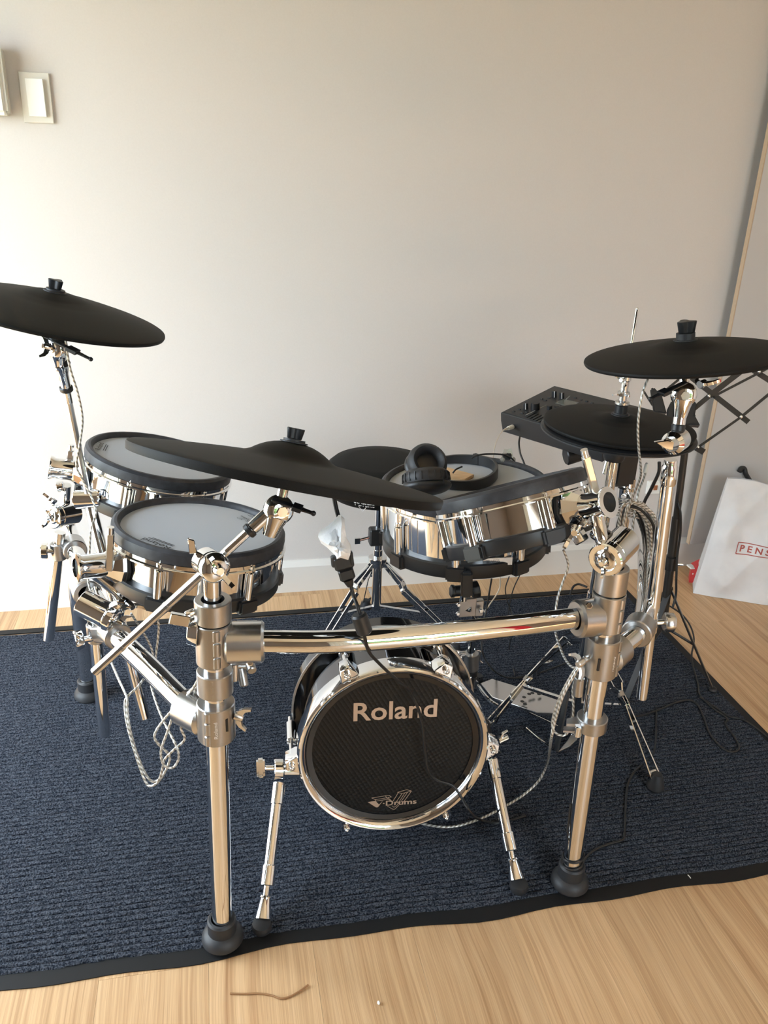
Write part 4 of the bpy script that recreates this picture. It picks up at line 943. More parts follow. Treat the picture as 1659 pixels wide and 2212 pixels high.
# ================================================================ sound module
P1 = V((0.7428, 2.0000, 0.7611)); MU = V((.52992, -.84805, 0)); MV = V((.83761, .52340, .15643)); MN = MU.cross(MV).normalized()
mod = thing('sound_module', P1 + MU * .16 + MV * .118 - MN * .06, 'black electronic drum module with rows of knobs behind the hi-hat', 'sound module')
LW, LD, LH = .315, .236, .050
def mp(u, v, w=0.): return P1 + MU * u + MV * v + MN * w
body = MB().add([mp(.006, .0, -LH - .004), mp(LW, 0, -LH - .004), mp(LW, LD, -LH), mp(.006, LD, -LH), mp(0, 0, -.024), mp(LW, 0, -.024), mp(LW, LD, -.024), mp(0, LD, -.024), mp(0, 0), mp(LW, 0), mp(LW, LD), mp(0, LD)],
    [(3, 2, 1, 0), (0, 1, 5, 4), (1, 2, 6, 5), (2, 3, 7, 6), (3, 0, 4, 7), (4, 5, 9, 8), (5, 6, 10, 9), (6, 7, 11, 10), (7, 4, 8, 11), (8, 9, 10, 11)]).build('case', 'panel_grey', mod, bevel=.002)
MB().box(mp(LW / 2, LD / 2, .0006), (LW - .012, LD - .012, .0012), (MU, MV, MN)).build('top_panel', 'plastic_grey', mod)
def knob(p, r, h, line=True):
    p = V(p); k_ = MB().lathe([(0, 0), (r, 0), (r * .92, h), (0, h)], p, MN, 18).build('knob', 'plastic', mod)
    if line: MB().box(p + MN * (h * .55) - MU * .0 + V((-.3, -.9, 0)).normalized() * r * .97, (.0016, .0016, h * .95), basis(MN)).build('knob_line', 'print_white', k_)
for p, r, h in (((0.9085, 2.0438, 0.7870), .0072, .018), ((0.9227, 2.0268, 0.7875), .0072, .018), ((0.8098, 1.9951, 0.7697), .0072, .018)): knob(p, r, h)
for p, r, h in (((0.8329, 1.9852, 0.7719), .0125, .019), ((0.8658, 1.9677, 0.7749), .0075, .012), ((0.8844, 1.9631, 0.7770), .0075, .010)): knob(p, r, h, False)
for p in ((0.7759, 1.9892, 0.7646), (0.7933, 1.9954, 0.7675), (0.7916, 1.9691, 0.7650), (0.8046, 1.9703, 0.7669), (0.8723, 2.0416, 0.7820), (0.8777, 2.0285, 0.7816), (0.8926, 2.0400, 0.7845), (0.9561, 2.0122, 0.7907), (0.9642, 1.9944, 0.7903), (0.9735, 1.9797, 0.7904), (0.9815, 1.9623, 0.7900)):
    MB().box(V(p) + MN * .002, (.008, .005, .004), (MU, MV, MN)).build('button', 'panel_grey', mod, bevel=.0008)
for k in range(6):
    MB().box(lerp((0.8071, 1.9493, 0.7654), (0.8310, 1.9004, 0.7646), k / 5) + MN * .0015, (.004, .036, .003), (MU, MV, MN)).build('fader_slot', 'plastic', mod)
MB().box(V((0.9226, 1.9879, 0.7842)) + MN * .0015, (.05, .035, .002), (MU, MV, MN)).build('display', 'lcd', mod)
for p0, p1 in (((0.7951, 1.9544, 0.7643), (0.8683, 1.9974, 0.7777)), ((0.9244, 2.0082, 0.7861), (0.9491, 2.0333, 0.7916))):
    MB().bar(V(p0) + MN * .0014, V(p1) + MN * .0014, .0012, .0006, MN).build('panel_line', 'panel_label', mod)
mk = V((0.8963, 1.8600, 0.6814))
MB().cyl(mk + V((-.02, 0, 0)), mk + V((.03, 0, .01)), .024, .02, 9).build('mount_knob', 'plastic', mod, bevel=.003)
MB().bar(mk + V((.02, .01, .0)), V((1.05, 1.88, .68)), .02, .02).build('mount_arm', 'plastic', mod, bevel=.002)
mbk = V((1.0645, 1.9000, 0.6300))
MB().box(mbk, (.062, .05, .095)).build('mount_block', 'plastic', mod, bevel=.008, seg=2)
MB().rod(V((1.0811, 1.9000, 0.5763)), V((1.0846, 1.9000, 0.5289)), .0235, 28).build('mount_tube', 'chrome', mod)
# ================================================================ headphones and what lies on the snare
zs = SN[1].normalized()
hpz = thing('headphones', (0.5039, 1.6745, 0.7008), 'black over-ear headphones lying on the snare head', 'headphones')
def cup(c, ax, r, sx_, body_name, pleats=True):
    c = V(c); x, y, z = basis(ax, (0, 0, 1))
    b_ = MB().ball(c - z * .010, r, (x, y, z), (1.0 * sx_, .98, .42), 28, 14).build('ear_cup', 'plastic', hpz, smooth=60)
    MB().lathe([(r * .55, .0), (r * .62, .018), (r * .82, .024), (r * 1.0, .018), (r * 1.06, .006), (r * 1.0, -.004), (r * .55, -.004)], c, z, 32, closed=True, hint=(0, 0, 1)).build('ear_cushion', 'rubber', b_, smooth=50)
    MB().lathe([(0, .002), (r * .6, .002)], c, z, 24).build('cushion_cloth', 'gasket', b_)
    if pleats:
        for k in range(22):
            a = 2 * math.pi * k / 22; d = x * math.cos(a) + y * math.sin(a)
            MB().bar(c + d * r * 1.055 - z * .001, c + d * r * 1.03 + z * .016, .0014, .003, d).build('pleat', 'plastic_grey', b_)
    return b_
e1 = cup((0.4274, 1.5500, 0.7515), (.0, .50, .86), .047, 1.12, 'near')
MB().box(V((0.4318, 1.5150, 0.7586)), (.05, .004, .013), basis((-.2, .3, .9), (0, 1, .2))).build('yoke', 'panel_grey', e1, bevel=.001)
e2 = cup((0.4473, 1.6300, 0.7598), (.05, -.62, .62), .042, 1.12, 'far', False)
band = [(0.4799, 1.6340, 0.7019), (0.5110, 1.6064, 0.7048), (0.5498, 1.5962, 0.7070), (0.5887, 1.6151, 0.7076), (0.6224, 1.6636, 0.7065), (0.6341, 1.7176, 0.7040), (0.6256, 1.7535, 0.7017), (0.5995, 1.7797, 0.6992), (0.5665, 1.7964, 0.6969), (0.5409, 1.7994, 0.6956)]
P = catmull(band, 6); mb = MB(); nP = len(P); vs = []
for i, p in enumerate(P):
    t_ = (P[min(i + 1, nP - 1)] - P[max(i - 1, 0)]).normalized(); sd = t_.cross(zs).normalized()
    hh = .021 + .006 * math.sin(math.pi * i / (nP - 1))
    vs += [p + sd * .0035 + zs * .002, p - sd * .0035 + zs * .002, p - sd * .0035 + zs * hh, p + sd * .0035 + zs * hh]
mb.add(vs, [(4 * i + k, 4 * i + (k + 1) % 4, 4 * i + 4 + (k + 1) % 4, 4 * i + 4 + k) for i in range(nP - 1) for k in range(4)] + [(0, 3, 2, 1), (4 * nP - 4, 4 * nP - 3, 4 * nP - 2, 4 * nP - 1)])
mb.build('headband', 'plastic_grey', hpz, bevel=.001)
MB().box(V((0.6123, 1.7762, 0.6999)) + zs * .014, (.022, .010, .024), basis(zs, (.95, .3, 0))).build('slider', 'plastic', hpz, bevel=.001)
w0, w1, w2, w3 = (V(p) for p in ((0.5303, 1.7455, 0.6981), (0.5740, 1.6765, 0.7037), (0.5452, 1.6499, 0.7039), (0.4988, 1.6758, 0.7005)))
slab([p + zs * .0105 for p in (w3, w2, w1, w0)], .008).build('wooden_board', 'wood_board', None, bevel=.001)
wb = bpy.data.objects['wooden_board']; tag(wb, 'piece of tan wood lying inside the headphone loop', 'wood piece')
cp = V((0.6851, 1.7721, 0.7033))
clip = thing('cable_clip', cp, 'small clear clip on the far rim of the snare', 'clip')
MB().box(cp + zs * .016, (.022, .012, .016), basis(zs)).build('clip_body', 'plastic', clip, bevel=.002)
m_ = mat('clear_plastic', (.8, .78, .7), .1, trans=.7)
for sg in (-1, 1): MB().bar(cp + V((sg * .012, -.004, .006)), cp + V((sg * .004, .002, .034)), .010, .002, (0, 1, 0)).ball(cp + V((sg * .013, -.006, .010)), .007, n=10, m=8).build('clip_wing', 'clear_plastic', clip)

# ================================================================ cables
def cable(pts, r, m_, label, group=None, name='cable', n=8, k=6):
    o = MB().tube(pts, r, n, k).build(name, m_, None, smooth=60)
    return tag(o, label, 'cable', group)
SV, BK = 'silver_cable', 'black_cable'
cable([(-0.2576, 1.6000, 1.0501), (-0.2576, 1.6100, 0.9897), (-0.2500, 1.6200, 0.9338), (-0.2484, 1.6300, 0.8804), (-0.2605, 1.6400, 0.8256), (-0.2728, 1.6500, 0.7788), (-0.2661, 1.6600, 0.7450), (-0.2522, 1.6600, 0.7037), (-0.2462, 1.6500, 0.6714), (-0.2550, 1.6200, 0.6487), (-0.2630, 1.6200, 0.5968), (-0.2716, 1.6200, 0.5384), (-0.2648, 1.6000, 0.5104)], .0023, SV, 'thin silver cable running down from the far-left crash cymbal', 'silver cables')
cable([(-0.0346, 1.1700, 0.5894), (-0.0556, 1.1800, 0.5442), (-0.0808, 1.2000, 0.5049), (-0.1116, 1.2200, 0.4554), (-0.1259, 1.2200, 0.4296), (-0.1210, 1.2200, 0.4102), (-0.1040, 1.2200, 0.3828), (-0.1087, 1.2200, 0.3599), (-0.1224, 1.2200, 0.3340), (-0.1370, 1.2200, 0.3204), (-0.1501, 1.2300, 0.3230), (-0.1661, 1.2500, 0.3789), (-0.1778, 1.2800, 0.4182), (-0.1804, 1.3000, 0.4441), (-0.1756, 1.3100, 0.4526), (-0.1587, 1.3300, 0.4580), (-0.1434, 1.3600, 0.4645), (-0.1305, 1.4000, 0.4731)], .0024, SV, 'silver cable dangling in the widest loop beside the left post', 'silver cables')
cable([(-0.0372, 1.1750, 0.5801), (-0.0599, 1.1900, 0.5097), (-0.0730, 1.2000, 0.4706), (-0.0794, 1.2000, 0.4540), (-0.0746, 1.2000, 0.4299), (-0.0929, 1.2000, 0.4115), (-0.1110, 1.2050, 0.3879), (-0.1156, 1.2100, 0.3692), (-0.1261, 1.2150, 0.3356), (-0.1422, 1.2200, 0.3357), (-0.1586, 1.2400, 0.3656), (-0.1718, 1.2700, 0.4047), (-0.1759, 1.2900, 0.4408), (-0.1761, 1.3000, 0.4567), (-0.1961, 1.3600, 0.4597), (-0.2154, 1.4200, 0.4633)], .0023, SV, 'silver cable in a narrow kinked loop nearest the left post', 'silver cables')
cable([(-0.0422, 1.1850, 0.5558), (-0.0723, 1.1950, 0.5188), (-0.0890, 1.2000, 0.4964), (-0.0925, 1.2000, 0.4777), (-0.1038, 1.2000, 0.4453), (-0.1153, 1.2000, 0.4125), (-0.1155, 1.2000, 0.3876), (-0.1086, 1.2000, 0.3746), (-0.0969, 1.2000, 0.3730), (-0.0872, 1.2000, 0.3908), (-0.0894, 1.2000, 0.4170), (-0.1137, 1.2500, 0.4430), (-0.1305, 1.3000, 0.4637), (-0.1359, 1.3400, 0.4619), (-0.1397, 1.4000, 0.4636)], .0023, SV, 'silver cable crossing over itself under the left side pipe', 'silver cables')
cable([(-0.1701, 1.4300, 0.5556), (-0.1601, 1.4500, 0.5156), (-0.1465, 1.4600, 0.4737), (-0.1399, 1.4600, 0.4441), (-0.1419, 1.4500, 0.4096)], .0022, SV, 'short silver cable hanging below the front-left tom clamp', 'silver cables')
cable([(-0.1269, 1.4700, 0.5323), (-0.1246, 1.4700, 0.5028), (-0.1273, 1.4700, 0.4765), (-0.1339, 1.4600, 0.4403), (-0.1375, 1.4500, 0.4092)], .0022, SV, 'short silver cable hanging straight under the front-left tom', 'silver cables')
cable([(0.7853, 1.3600, 1.0149), (0.7722, 1.3500, 0.9848), (0.7720, 1.3500, 0.9365), (0.7861, 1.3600, 0.8831), (0.8105, 1.3800, 0.8283), (0.8244, 1.4000, 0.7961), (0.8265, 1.4200, 0.7483), (0.8244, 1.4300, 0.7031), (0.8230, 1.4400, 0.6513), (0.8323, 1.4500, 0.6026)], .0024, SV, 'silver cable hanging from the right crash cymbal past the hi-hat', 'silver cables')
cable([(0.9646, 1.6200, 0.7466), (0.9527, 1.6000, 0.7207), (0.9269, 1.5700, 0.6998), (0.9135, 1.5500, 0.6638), (0.9043, 1.5300, 0.6166), (0.9136, 1.5300, 0.5875)], .0026, SV, 'silver cable with a pale sleeve below the hi-hat', 'silver cables')
MB().cyl((0.9624, 1.6150, 0.7440), (0.9553, 1.6050, 0.7277), .0048, n=12).build('cable_sleeve', 'cream_plastic', None); tag(bpy.data.objects['cable_sleeve'], 'pale yellow tape sleeve on the cable below the hi-hat', 'cable sleeve')
cable([(0.6614, 1.3600, 0.6695), (0.6734, 1.3600, 0.6444), (0.6757, 1.3600, 0.6258), (0.6681, 1.3600, 0.5931), (0.6579, 1.3500, 0.5699), (0.6477, 1.3300, 0.5450), (0.6382, 1.3000, 0.5213), (0.6289, 1.2400, 0.5103), (0.6225, 1.1900, 0.5167), (0.6267, 1.1650, 0.5258)], .0024, SV, 'silver cable from the right tom running behind the front pipe', 'silver cables')
cable([(0.6288, 1.1550, 0.5566), (0.6128, 1.1500, 0.5273), (0.5949, 1.1500, 0.4795), (0.5915, 1.1600, 0.4163), (0.5994, 1.1800, 0.3574), (0.7057, 1.3910, 0.1200), (0.7016, 1.4116, 0.0500), (0.6611, 1.4013, 0.0200), (0.6034, 1.3790, 0.0120), (0.5460, 1.3550, 0.0120), (0.4828, 1.3415, 0.0120), (0.4372, 1.3492, 0.0120), (0.3953, 1.3725, 0.0140), (0.3783, 1.4152, 0.0200)], .0029, SV, 'silver cable curving over the rug to the bass drum', 'silver cables')
cable([(0.6292, 1.1650, 0.5404), (0.6152, 1.1700, 0.5067), (0.6024, 1.1800, 0.4471), (0.6020, 1.1900, 0.3924), (0.6117, 1.1900, 0.3665), (0.6316, 1.1900, 0.3586), (0.6419, 1.1900, 0.3823), (0.6410, 1.1900, 0.4251), (0.6342, 1.1900, 0.4624), (0.6325, 1.1800, 0.5052)], .0024, SV, 'silver cable in a small loop beside the right post clamp', 'silver cables')
# USB-style black lead hanging from the ride cymbal
cable([(0.1755, 1.1700, 0.9071), (0.1756, 1.1600, 0.8844), (0.1786, 1.1500, 0.8654), (0.1823, 1.1400, 0.8518)], .0034, BK, 'short black lead under the ride cymbal, above the white tissue', 'black cables')
cable([(0.1947, 1.1100, 0.7600), (0.1984, 1.1050, 0.7438), (0.2034, 1.0900, 0.7298), (0.2095, 1.0850, 0.7052), (0.2146, 1.0850, 0.6775), (0.2249, 1.1000, 0.6417), (0.2502, 1.1400, 0.5923), (0.2841, 1.2000, 0.5277), (0.3142, 1.2500, 0.4738), (0.3458, 1.2880, 0.4233), (0.3651, 1.2900, 0.3787), (0.3774, 1.2920, 0.3314), (0.3853, 1.2920, 0.2736), (0.3950, 1.2920, 0.2197), (0.4162, 1.2920, 0.1929), (0.4487, 1.2880, 0.1773), (0.4671, 1.2700, 0.1528), (0.4769, 1.2500, 0.1402), (0.5368, 1.3451, 0.0200), (0.5724, 1.3363, 0.0120), (0.6173, 1.3401, 0.0120), (0.6472, 1.3467, 0.0120)], .0029, BK, 'black cable hanging over the front pipe and down the bass drum head', 'black cables')
tis = thing('tissue_wrap', (0.1752, 1.1250, 0.8342), 'crumpled white tissue wrapped around a cable plug under the ride cymbal', 'tissue')
mb = MB(); out = [(736, 1113), (720, 1128), (706, 1138), (692, 1150), (687, 1160), (694, 1174), (708, 1184), (722, 1198), (724, 1206), (735, 1205), (752, 1206), (760, 1192), (757, 1176), (748, 1160), (745, 1140), (744, 1120)]
cen = V((0.1745, 1.1250, 0.8327)); po = [V(p) for p in ((0.1812, 1.1300, 0.8676), (0.1701, 1.1300, 0.8568), (0.1603, 1.1300, 0.8497), (0.1505, 1.1300, 0.8411), (0.1470, 1.1300, 0.8336), (0.1520, 1.1300, 0.8225), (0.1619, 1.1300, 0.8140), (0.1713, 1.1250, 0.8049), (0.1728, 1.1250, 0.7969), (0.1798, 1.1200, 0.8012), (0.1920, 1.1200, 0.7996), (0.1976, 1.1200, 0.8103), (0.1961, 1.1250, 0.8205), (0.1903, 1.1300, 0.8310), (0.1879, 1.1300, 0.8466), (0.1870, 1.1300, 0.8620))]
rg = random.Random(5); n_ = len(po); vs = []
for lv, (k, dz) in enumerate(((1.0, .0), (.86, -.013), (.55, -.021), (.22, -.025), (.86, .012), (.5, .019))):
    for p in po: vs.append(cen + (p - cen) * k * (1 + rg.uniform(-.07, .07) * (lv > 0)) + V((0, dz * (1 + rg.uniform(-.35, .35)), 0)))
F = []
for a, b2 in ((0, 1), (1, 2), (2, 3)): F += [(a * n_ + i, a * n_ + (i + 1) % n_, b2 * n_ + (i + 1) % n_, b2 * n_ + i) for i in range(n_)]
F += [tuple(3 * n_ + i for i in range(n_))]
for a, b2 in ((4, 0), (5, 4)): F += [(a * n_ + i, a * n_ + (i + 1) % n_, b2 * n_ + (i + 1) % n_, b2 * n_ + i) for i in range(n_)]
F += [tuple(5 * n_ + i for i in reversed(range(n_)))]
mb.add(vs, F).build('tissue_ball', 'tissue', tis, smooth=50)
plg = thing('cable_plug', (0.1865, 1.1150, 0.7835), 'black moulded plug hanging from the white tissue', 'plug')
p0, p1, p2, p3 = (V(p) for p in ((0.1816, 1.1180, 0.8060), (0.1864, 1.1150, 0.7851), (0.1913, 1.1120, 0.7672), (0.1947, 1.1100, 0.7567)))
mb = MB()
for a, b2, w, t in ((p0, p1, .030, .016), (p1, p2, .024, .014)): mb.bar(a, b2, w, t, (0, 1, 0))
mb.build('plug_body', 'plastic', plg, bevel=.003)
MB().cyl(p2, p3, .0085, .005, 12).build('strain_relief', 'plastic', plg)
MB().bar(V((0.1702, 1.1180, 0.8067)), V((0.1715, 1.1160, 0.7888)), .011, .011, (0, 1, 0)).bar(V((0.1947, 1.1120, 0.8158)), V((0.1976, 1.1100, 0.7932)), .004, .012, (0, 1, 0)).build('plug_latch', 'plastic_grey', plg, bevel=.002)
fr = thing('ferrite_core', (0.2093, 1.0800, 0.7082), 'black ferrite cylinder clipped on the cable at the front pipe', 'ferrite')
MB().rod(V((0.2036, 1.0860, 0.7207)), V((0.2145, 1.0820, 0.6876)), .0125, 20, .003).build('ferrite_body', 'plastic_grey', fr)
MB().bar(V((0.1999, 1.0800, 0.7115)), V((0.2030, 1.0800, 0.6997)), .004, .008).build('ferrite_latch', 'plastic', fr)
# black leads on the floor at the right
cable([(1.3780, 2.0603, 0.1000), (1.4357, 2.0631, 0.0600), (1.4376, 2.0074, 0.0500), (1.4164, 1.9439, 0.0400), (1.3698, 1.8750, 0.0300), (1.3503, 1.8310, 0.0200), (1.3264, 1.7600, 0.0095), (1.3020, 1.7096, 0.0095), (1.3047, 1.6487, 0.0095), (1.3181, 1.6011, 0.0095), (1.2979, 1.5781, 0.0095), (1.2917, 1.5304, 0.0095), (1.2807, 1.4908, 0.0095), (1.2582, 1.4725, 0.0095), (1.2350, 1.4836, 0.0095), (1.2328, 1.5436, 0.0095), (1.2560, 1.6150, 0.0095), (1.2694, 1.6649, 0.0095), (1.2601, 1.6921, 0.0095), (1.2155, 1.6883, 0.0095), (1.1458, 1.6633, 0.0095), (1.0905, 1.6494, 0.0095), (1.0635, 1.6496, 0.0095)], .0027, BK, 'black cable looping on the rug near its right edge', 'black cables')
cable([(1.2947, 1.6984, 0.0120), (1.3135, 1.6516, 0.0095), (1.3279, 1.6077, 0.0095), (1.3574, 1.5887, 0.0095), (1.3734, 1.5404, 0.0095), (1.3804, 1.4877, 0.0095)], .0027, BK, 'black cable leaving the rug at the right picture edge', 'black cables')
cable([(1.1402, 1.6580, 0.0095), (1.0969, 1.5808, 0.0095), (1.0333, 1.4818, 0.0300), (0.9868, 1.4460, 0.0300), (0.9606, 1.4410, 0.0095), (0.9230, 1.3981, 0.0095), (0.8828, 1.3276, 0.0095), (0.8475, 1.2616, 0.0095), (0.8319, 1.2437, 0.0095), (0.8044, 1.2389, 0.0095), (0.7679, 1.2304, 0.0095), (0.7366, 1.2135, 0.0095), (0.7057, 1.1805, 0.0200)], .0027, BK, 'black cable crossing the rug towards the right rack post foot', 'black cables')
q0 = pr_(.075); hel = []
for k in range(0, 40):
    a = math.radians(-190 + k * 14); hel.append(q0 + V((math.cos(a) * .0208, math.sin(a) * .0208, -.012 + k * .0007)))
hel += [pr_(.14) + V((-.02, -.008, 0)), pr_(.18) + V((-.0205, -.001, 0)), pr_(.22) + V((-.0205, .001, 0))]
cable(hel, .0018, BK, 'thin black cable wound around the foot of the right rack post', 'black cables', k=2)
cable([(1.1733, 1.7900, 0.5695), (1.1810, 1.7800, 0.5406), (1.1912, 1.7800, 0.4870), (1.1947, 1.7800, 0.4190), (1.1984, 1.7700, 0.3544), (1.2065, 1.7700, 0.3044), (1.1972, 1.7600, 0.2720)], .0032, BK, 'black cable hanging beside the music stand post', 'black cables')
cable([(1.0449, 1.7000, 0.7174), (1.0483, 1.7000, 0.6912), (1.0462, 1.7100, 0.6575), (1.0501, 1.7300, 0.6250), (1.0544, 1.7500, 0.5956), (1.0564, 1.7600, 0.5621)], .0042, BK, 'thick black cable bending down behind the hi-hat pad', 'black cables')
cable([(0.7638, 1.9000, 0.7261), (0.7552, 1.8800, 0.7144), (0.7536, 1.8600, 0.6941), (0.7579, 1.8400, 0.6763), (0.7579, 1.8200, 0.6639), (0.7581, 1.8000, 0.6480)], .0023, BK, 'black lead dropping from the module towards the snare', 'black cables')
cable([(0.7629, 1.9550, 0.7337), (0.7346, 1.9300, 0.7385), (0.7135, 1.9100, 0.7306), (0.6925, 1.8800, 0.7140), (0.6793, 1.8500, 0.6941), (0.6696, 1.8300, 0.6736)], .0010, 'thin_wire', 'hair-thin pale wire hanging from the module corner', 'black cables')
jk = MB().cyl((0.7655, 1.9620, 0.7327), (0.7478, 1.9450, 0.7347), .006, .0052, 12).cyl((0.7478, 1.9450, 0.7347), (0.7299, 1.9300, 0.7350), .0045, .0018, 10).build('jack_plug', 'white_plastic', None)
tag(jk, 'white jack plug in the corner of the drum module', 'plug')
cable([(0.5782, 1.7200, 0.7373), (0.5911, 1.7200, 0.7435), (0.6167, 1.7300, 0.7426), (0.6641, 1.7500, 0.7328), (0.6921, 1.7600, 0.7190), (0.7053, 1.7600, 0.7033), (0.7103, 1.7600, 0.6889)], .0021, BK, 'black headphone lead arching over the far snare rim', 'black cables')
cable([(0.5238, 1.6800, 0.7179), (0.5308, 1.6800, 0.7265), (0.5477, 1.6900, 0.7289)], .002, BK, 'stub of black lead inside the headphone loop', 'black cables')
cable([(0.6669, 1.7500, 0.4032), (0.6636, 1.7500, 0.3572), (0.6602, 1.7500, 0.3104), (0.6422, 1.7200, 0.2615), (0.6480, 1.7000, 0.2046), (0.7580, 1.8708, 0.0300), (0.8069, 1.8667, 0.0120), (0.8818, 1.8787, 0.0120), (1.0004, 1.9212, 0.0120)], .0024, BK, 'thick black lead running down behind the snare stand to the rug', 'black cables')
cable([(0.7336, 1.8000, 0.3792), (0.7266, 1.8000, 0.3457), (0.7338, 1.8000, 0.3107), (0.7509, 1.8000, 0.2674), (0.7552, 1.7800, 0.2434), (0.8476, 2.0209, 0.0120), (0.8136, 1.8774, 0.0120)], .0016, BK, 'thin black lead in a loose S under the snare', 'black cables')
cable([(0.7636, 1.8000, 0.3838), (0.7516, 1.8000, 0.3507), (0.7448, 1.8000, 0.3168), (0.7412, 1.8000, 0.2612), (0.7361, 1.8000, 0.2190)], .0016, BK, 'thin black lead crossing another under the snare', 'black cables')
cable([(0.7160, 1.8200, 0.3701), (0.7189, 1.8200, 0.3384), (0.7108, 1.8200, 0.3154), (0.6875, 1.8000, 0.3005), (0.6666, 1.7800, 0.2900)], .0018, 'thin_wire', 'pale thin wire hanging under the snare beside a black lead', 'black cables')
cable([(0.9122, 1.8000, 0.3108), (0.9171, 1.8000, 0.3342), (0.9320, 1.8000, 0.3414), (0.9466, 1.7800, 0.3426)], .003, BK, 'short black cable arching on the rug behind the right post', 'black cables')
# bundle over the rear right post
cable([(0.9450, 1.6650, 0.5155), (0.9451, 1.6650, 0.5771), (0.9560, 1.6650, 0.6149), (0.9804, 1.6650, 0.6133), (1.0064, 1.6650, 0.5722), (1.0310, 1.6650, 0.5023), (1.0378, 1.6650, 0.4329), (1.0389, 1.6650, 0.3671), (1.0332, 1.6650, 0.2934), (1.0334, 1.6650, 0.2451)], .0024, SV, 'silver cable in the tangled bundle behind the right post', 'bundled silver cables')
cable([(0.9399, 1.6360, 0.6293), (0.9642, 1.6360, 0.6274), (0.9903, 1.6360, 0.5877), (1.0138, 1.6360, 0.5190), (1.0204, 1.6360, 0.4495), (1.0208, 1.6360, 0.3849), (1.0156, 1.6360, 0.3125), (1.0156, 1.6360, 0.2650)], .0027, BK, 'black cable in the tangled bundle behind the right post', 'bundled black cables')
cable([(0.9226, 1.6290, 0.5297), (0.9214, 1.6290, 0.5972), (0.9322, 1.6290, 0.6330), (0.9567, 1.6290, 0.6306), (0.9817, 1.6290, 0.5911), (1.0060, 1.6290, 0.5227), (1.0123, 1.6290, 0.4537), (1.0120, 1.6290, 0.3894), (1.0072, 1.6290, 0.3173), (1.0068, 1.6290, 0.2701)], .0024, SV, 'silver cable in the tangled bundle behind the right post', 'bundled silver cables')
cable([(0.9234, 1.6000, 0.6529), (0.9476, 1.6000, 0.6519), (0.9754, 1.6000, 0.6179), (0.9953, 1.6000, 0.5513), (1.0030, 1.6000, 0.4733), (1.0022, 1.6000, 0.4103), (0.9980, 1.6000, 0.3394), (0.9974, 1.6000, 0.2932)], .0024, SV, 'silver cable in the tangled bundle behind the right post', 'bundled silver cables')
cable([(0.9150, 1.6140, 0.5298), (0.9125, 1.6140, 0.6039), (0.9237, 1.6140, 0.6360), (0.9493, 1.6140, 0.6309), (0.9752, 1.6140, 0.5880), (0.9989, 1.6140, 0.5200), (1.0030, 1.6140, 0.4590), (1.0016, 1.6140, 0.3954), (0.9974, 1.6140, 0.3238), (0.9967, 1.6140, 0.2770)], .0027, BK, 'black cable in the tangled bundle behind the right post', 'bundled black cables')
cable([(0.9273, 1.6200, 0.6310), (0.9535, 1.6200, 0.6246), (0.9802, 1.6200, 0.5793), (1.0037, 1.6200, 0.5109), (1.0068, 1.6200, 0.4539), (1.0048, 1.6200, 0.3900), (1.0011, 1.6200, 0.3181), (0.9999, 1.6200, 0.2711)], .0024, SV, 'silver cable in the tangled bundle behind the right post', 'bundled silver cables')
cable([(0.8949, 1.5620, 0.5532), (0.8910, 1.5620, 0.6321), (0.9019, 1.5620, 0.6630), (0.9272, 1.5620, 0.6580), (0.9563, 1.5620, 0.6186), (0.9751, 1.5620, 0.5531), (0.9794, 1.5620, 0.4894), (0.9770, 1.5620, 0.4278), (0.9738, 1.5620, 0.3585), (0.9725, 1.5620, 0.3133)], .0024, SV, 'silver cable in the tangled bundle behind the right post', 'bundled silver cables')
cable([(0.8847, 1.5470, 0.6720), (0.9101, 1.5470, 0.6669), (0.9357, 1.5470, 0.6291), (0.9570, 1.5470, 0.5642), (0.9611, 1.5470, 0.4992), (0.9581, 1.5470, 0.4384), (0.9552, 1.5470, 0.3698), (0.9537, 1.5470, 0.3251)], .0027, BK, 'black cable in the tangled bundle behind the right post', 'bundled black cables')
cable([(0.8749, 1.5360, 0.5660), (0.8699, 1.5360, 0.6501), (0.8804, 1.5360, 0.6818), (0.9058, 1.5360, 0.6774), (0.9321, 1.5360, 0.6431), (0.9518, 1.5360, 0.5790), (0.9568, 1.5360, 0.5079), (0.9532, 1.5360, 0.4476), (0.9507, 1.5360, 0.3795), (0.9490, 1.5360, 0.3352)], .0024, SV, 'silver cable in the tangled bundle behind the right post', 'bundled silver cables')
cable([(0.9074, 1.5750, 0.6617), (0.9341, 1.5750, 0.6558), (0.9636, 1.5750, 0.6181), (0.9819, 1.5750, 0.5523), (0.9859, 1.5750, 0.4840), (0.9816, 1.5750, 0.4221), (0.9795, 1.5750, 0.3522), (0.9776, 1.5750, 0.3067)], .0024, SV, 'silver cable in the tangled bundle behind the right post', 'bundled silver cables')
cable([(0.8869, 1.5450, 0.5528), (0.8804, 1.5450, 0.6445), (0.8916, 1.5450, 0.6724), (0.9185, 1.5450, 0.6651), (0.9487, 1.5450, 0.6257), (0.9659, 1.5450, 0.5609), (0.9686, 1.5450, 0.4986), (0.9640, 1.5450, 0.4379), (0.9622, 1.5450, 0.3692), (0.9600, 1.5450, 0.3246)], .0027, BK, 'black cable in the tangled bundle behind the right post', 'bundled black cables')
cable([(0.8802, 1.5220, 0.6858), (0.9069, 1.5220, 0.6790), (0.9376, 1.5220, 0.6422), (0.9532, 1.5220, 0.5786), (0.9564, 1.5220, 0.5129), (0.9512, 1.5220, 0.4532), (0.9498, 1.5220, 0.3855), (0.9475, 1.5220, 0.3416)], .0024, SV, 'silver cable in the tangled bundle behind the right post', 'bundled silver cables')
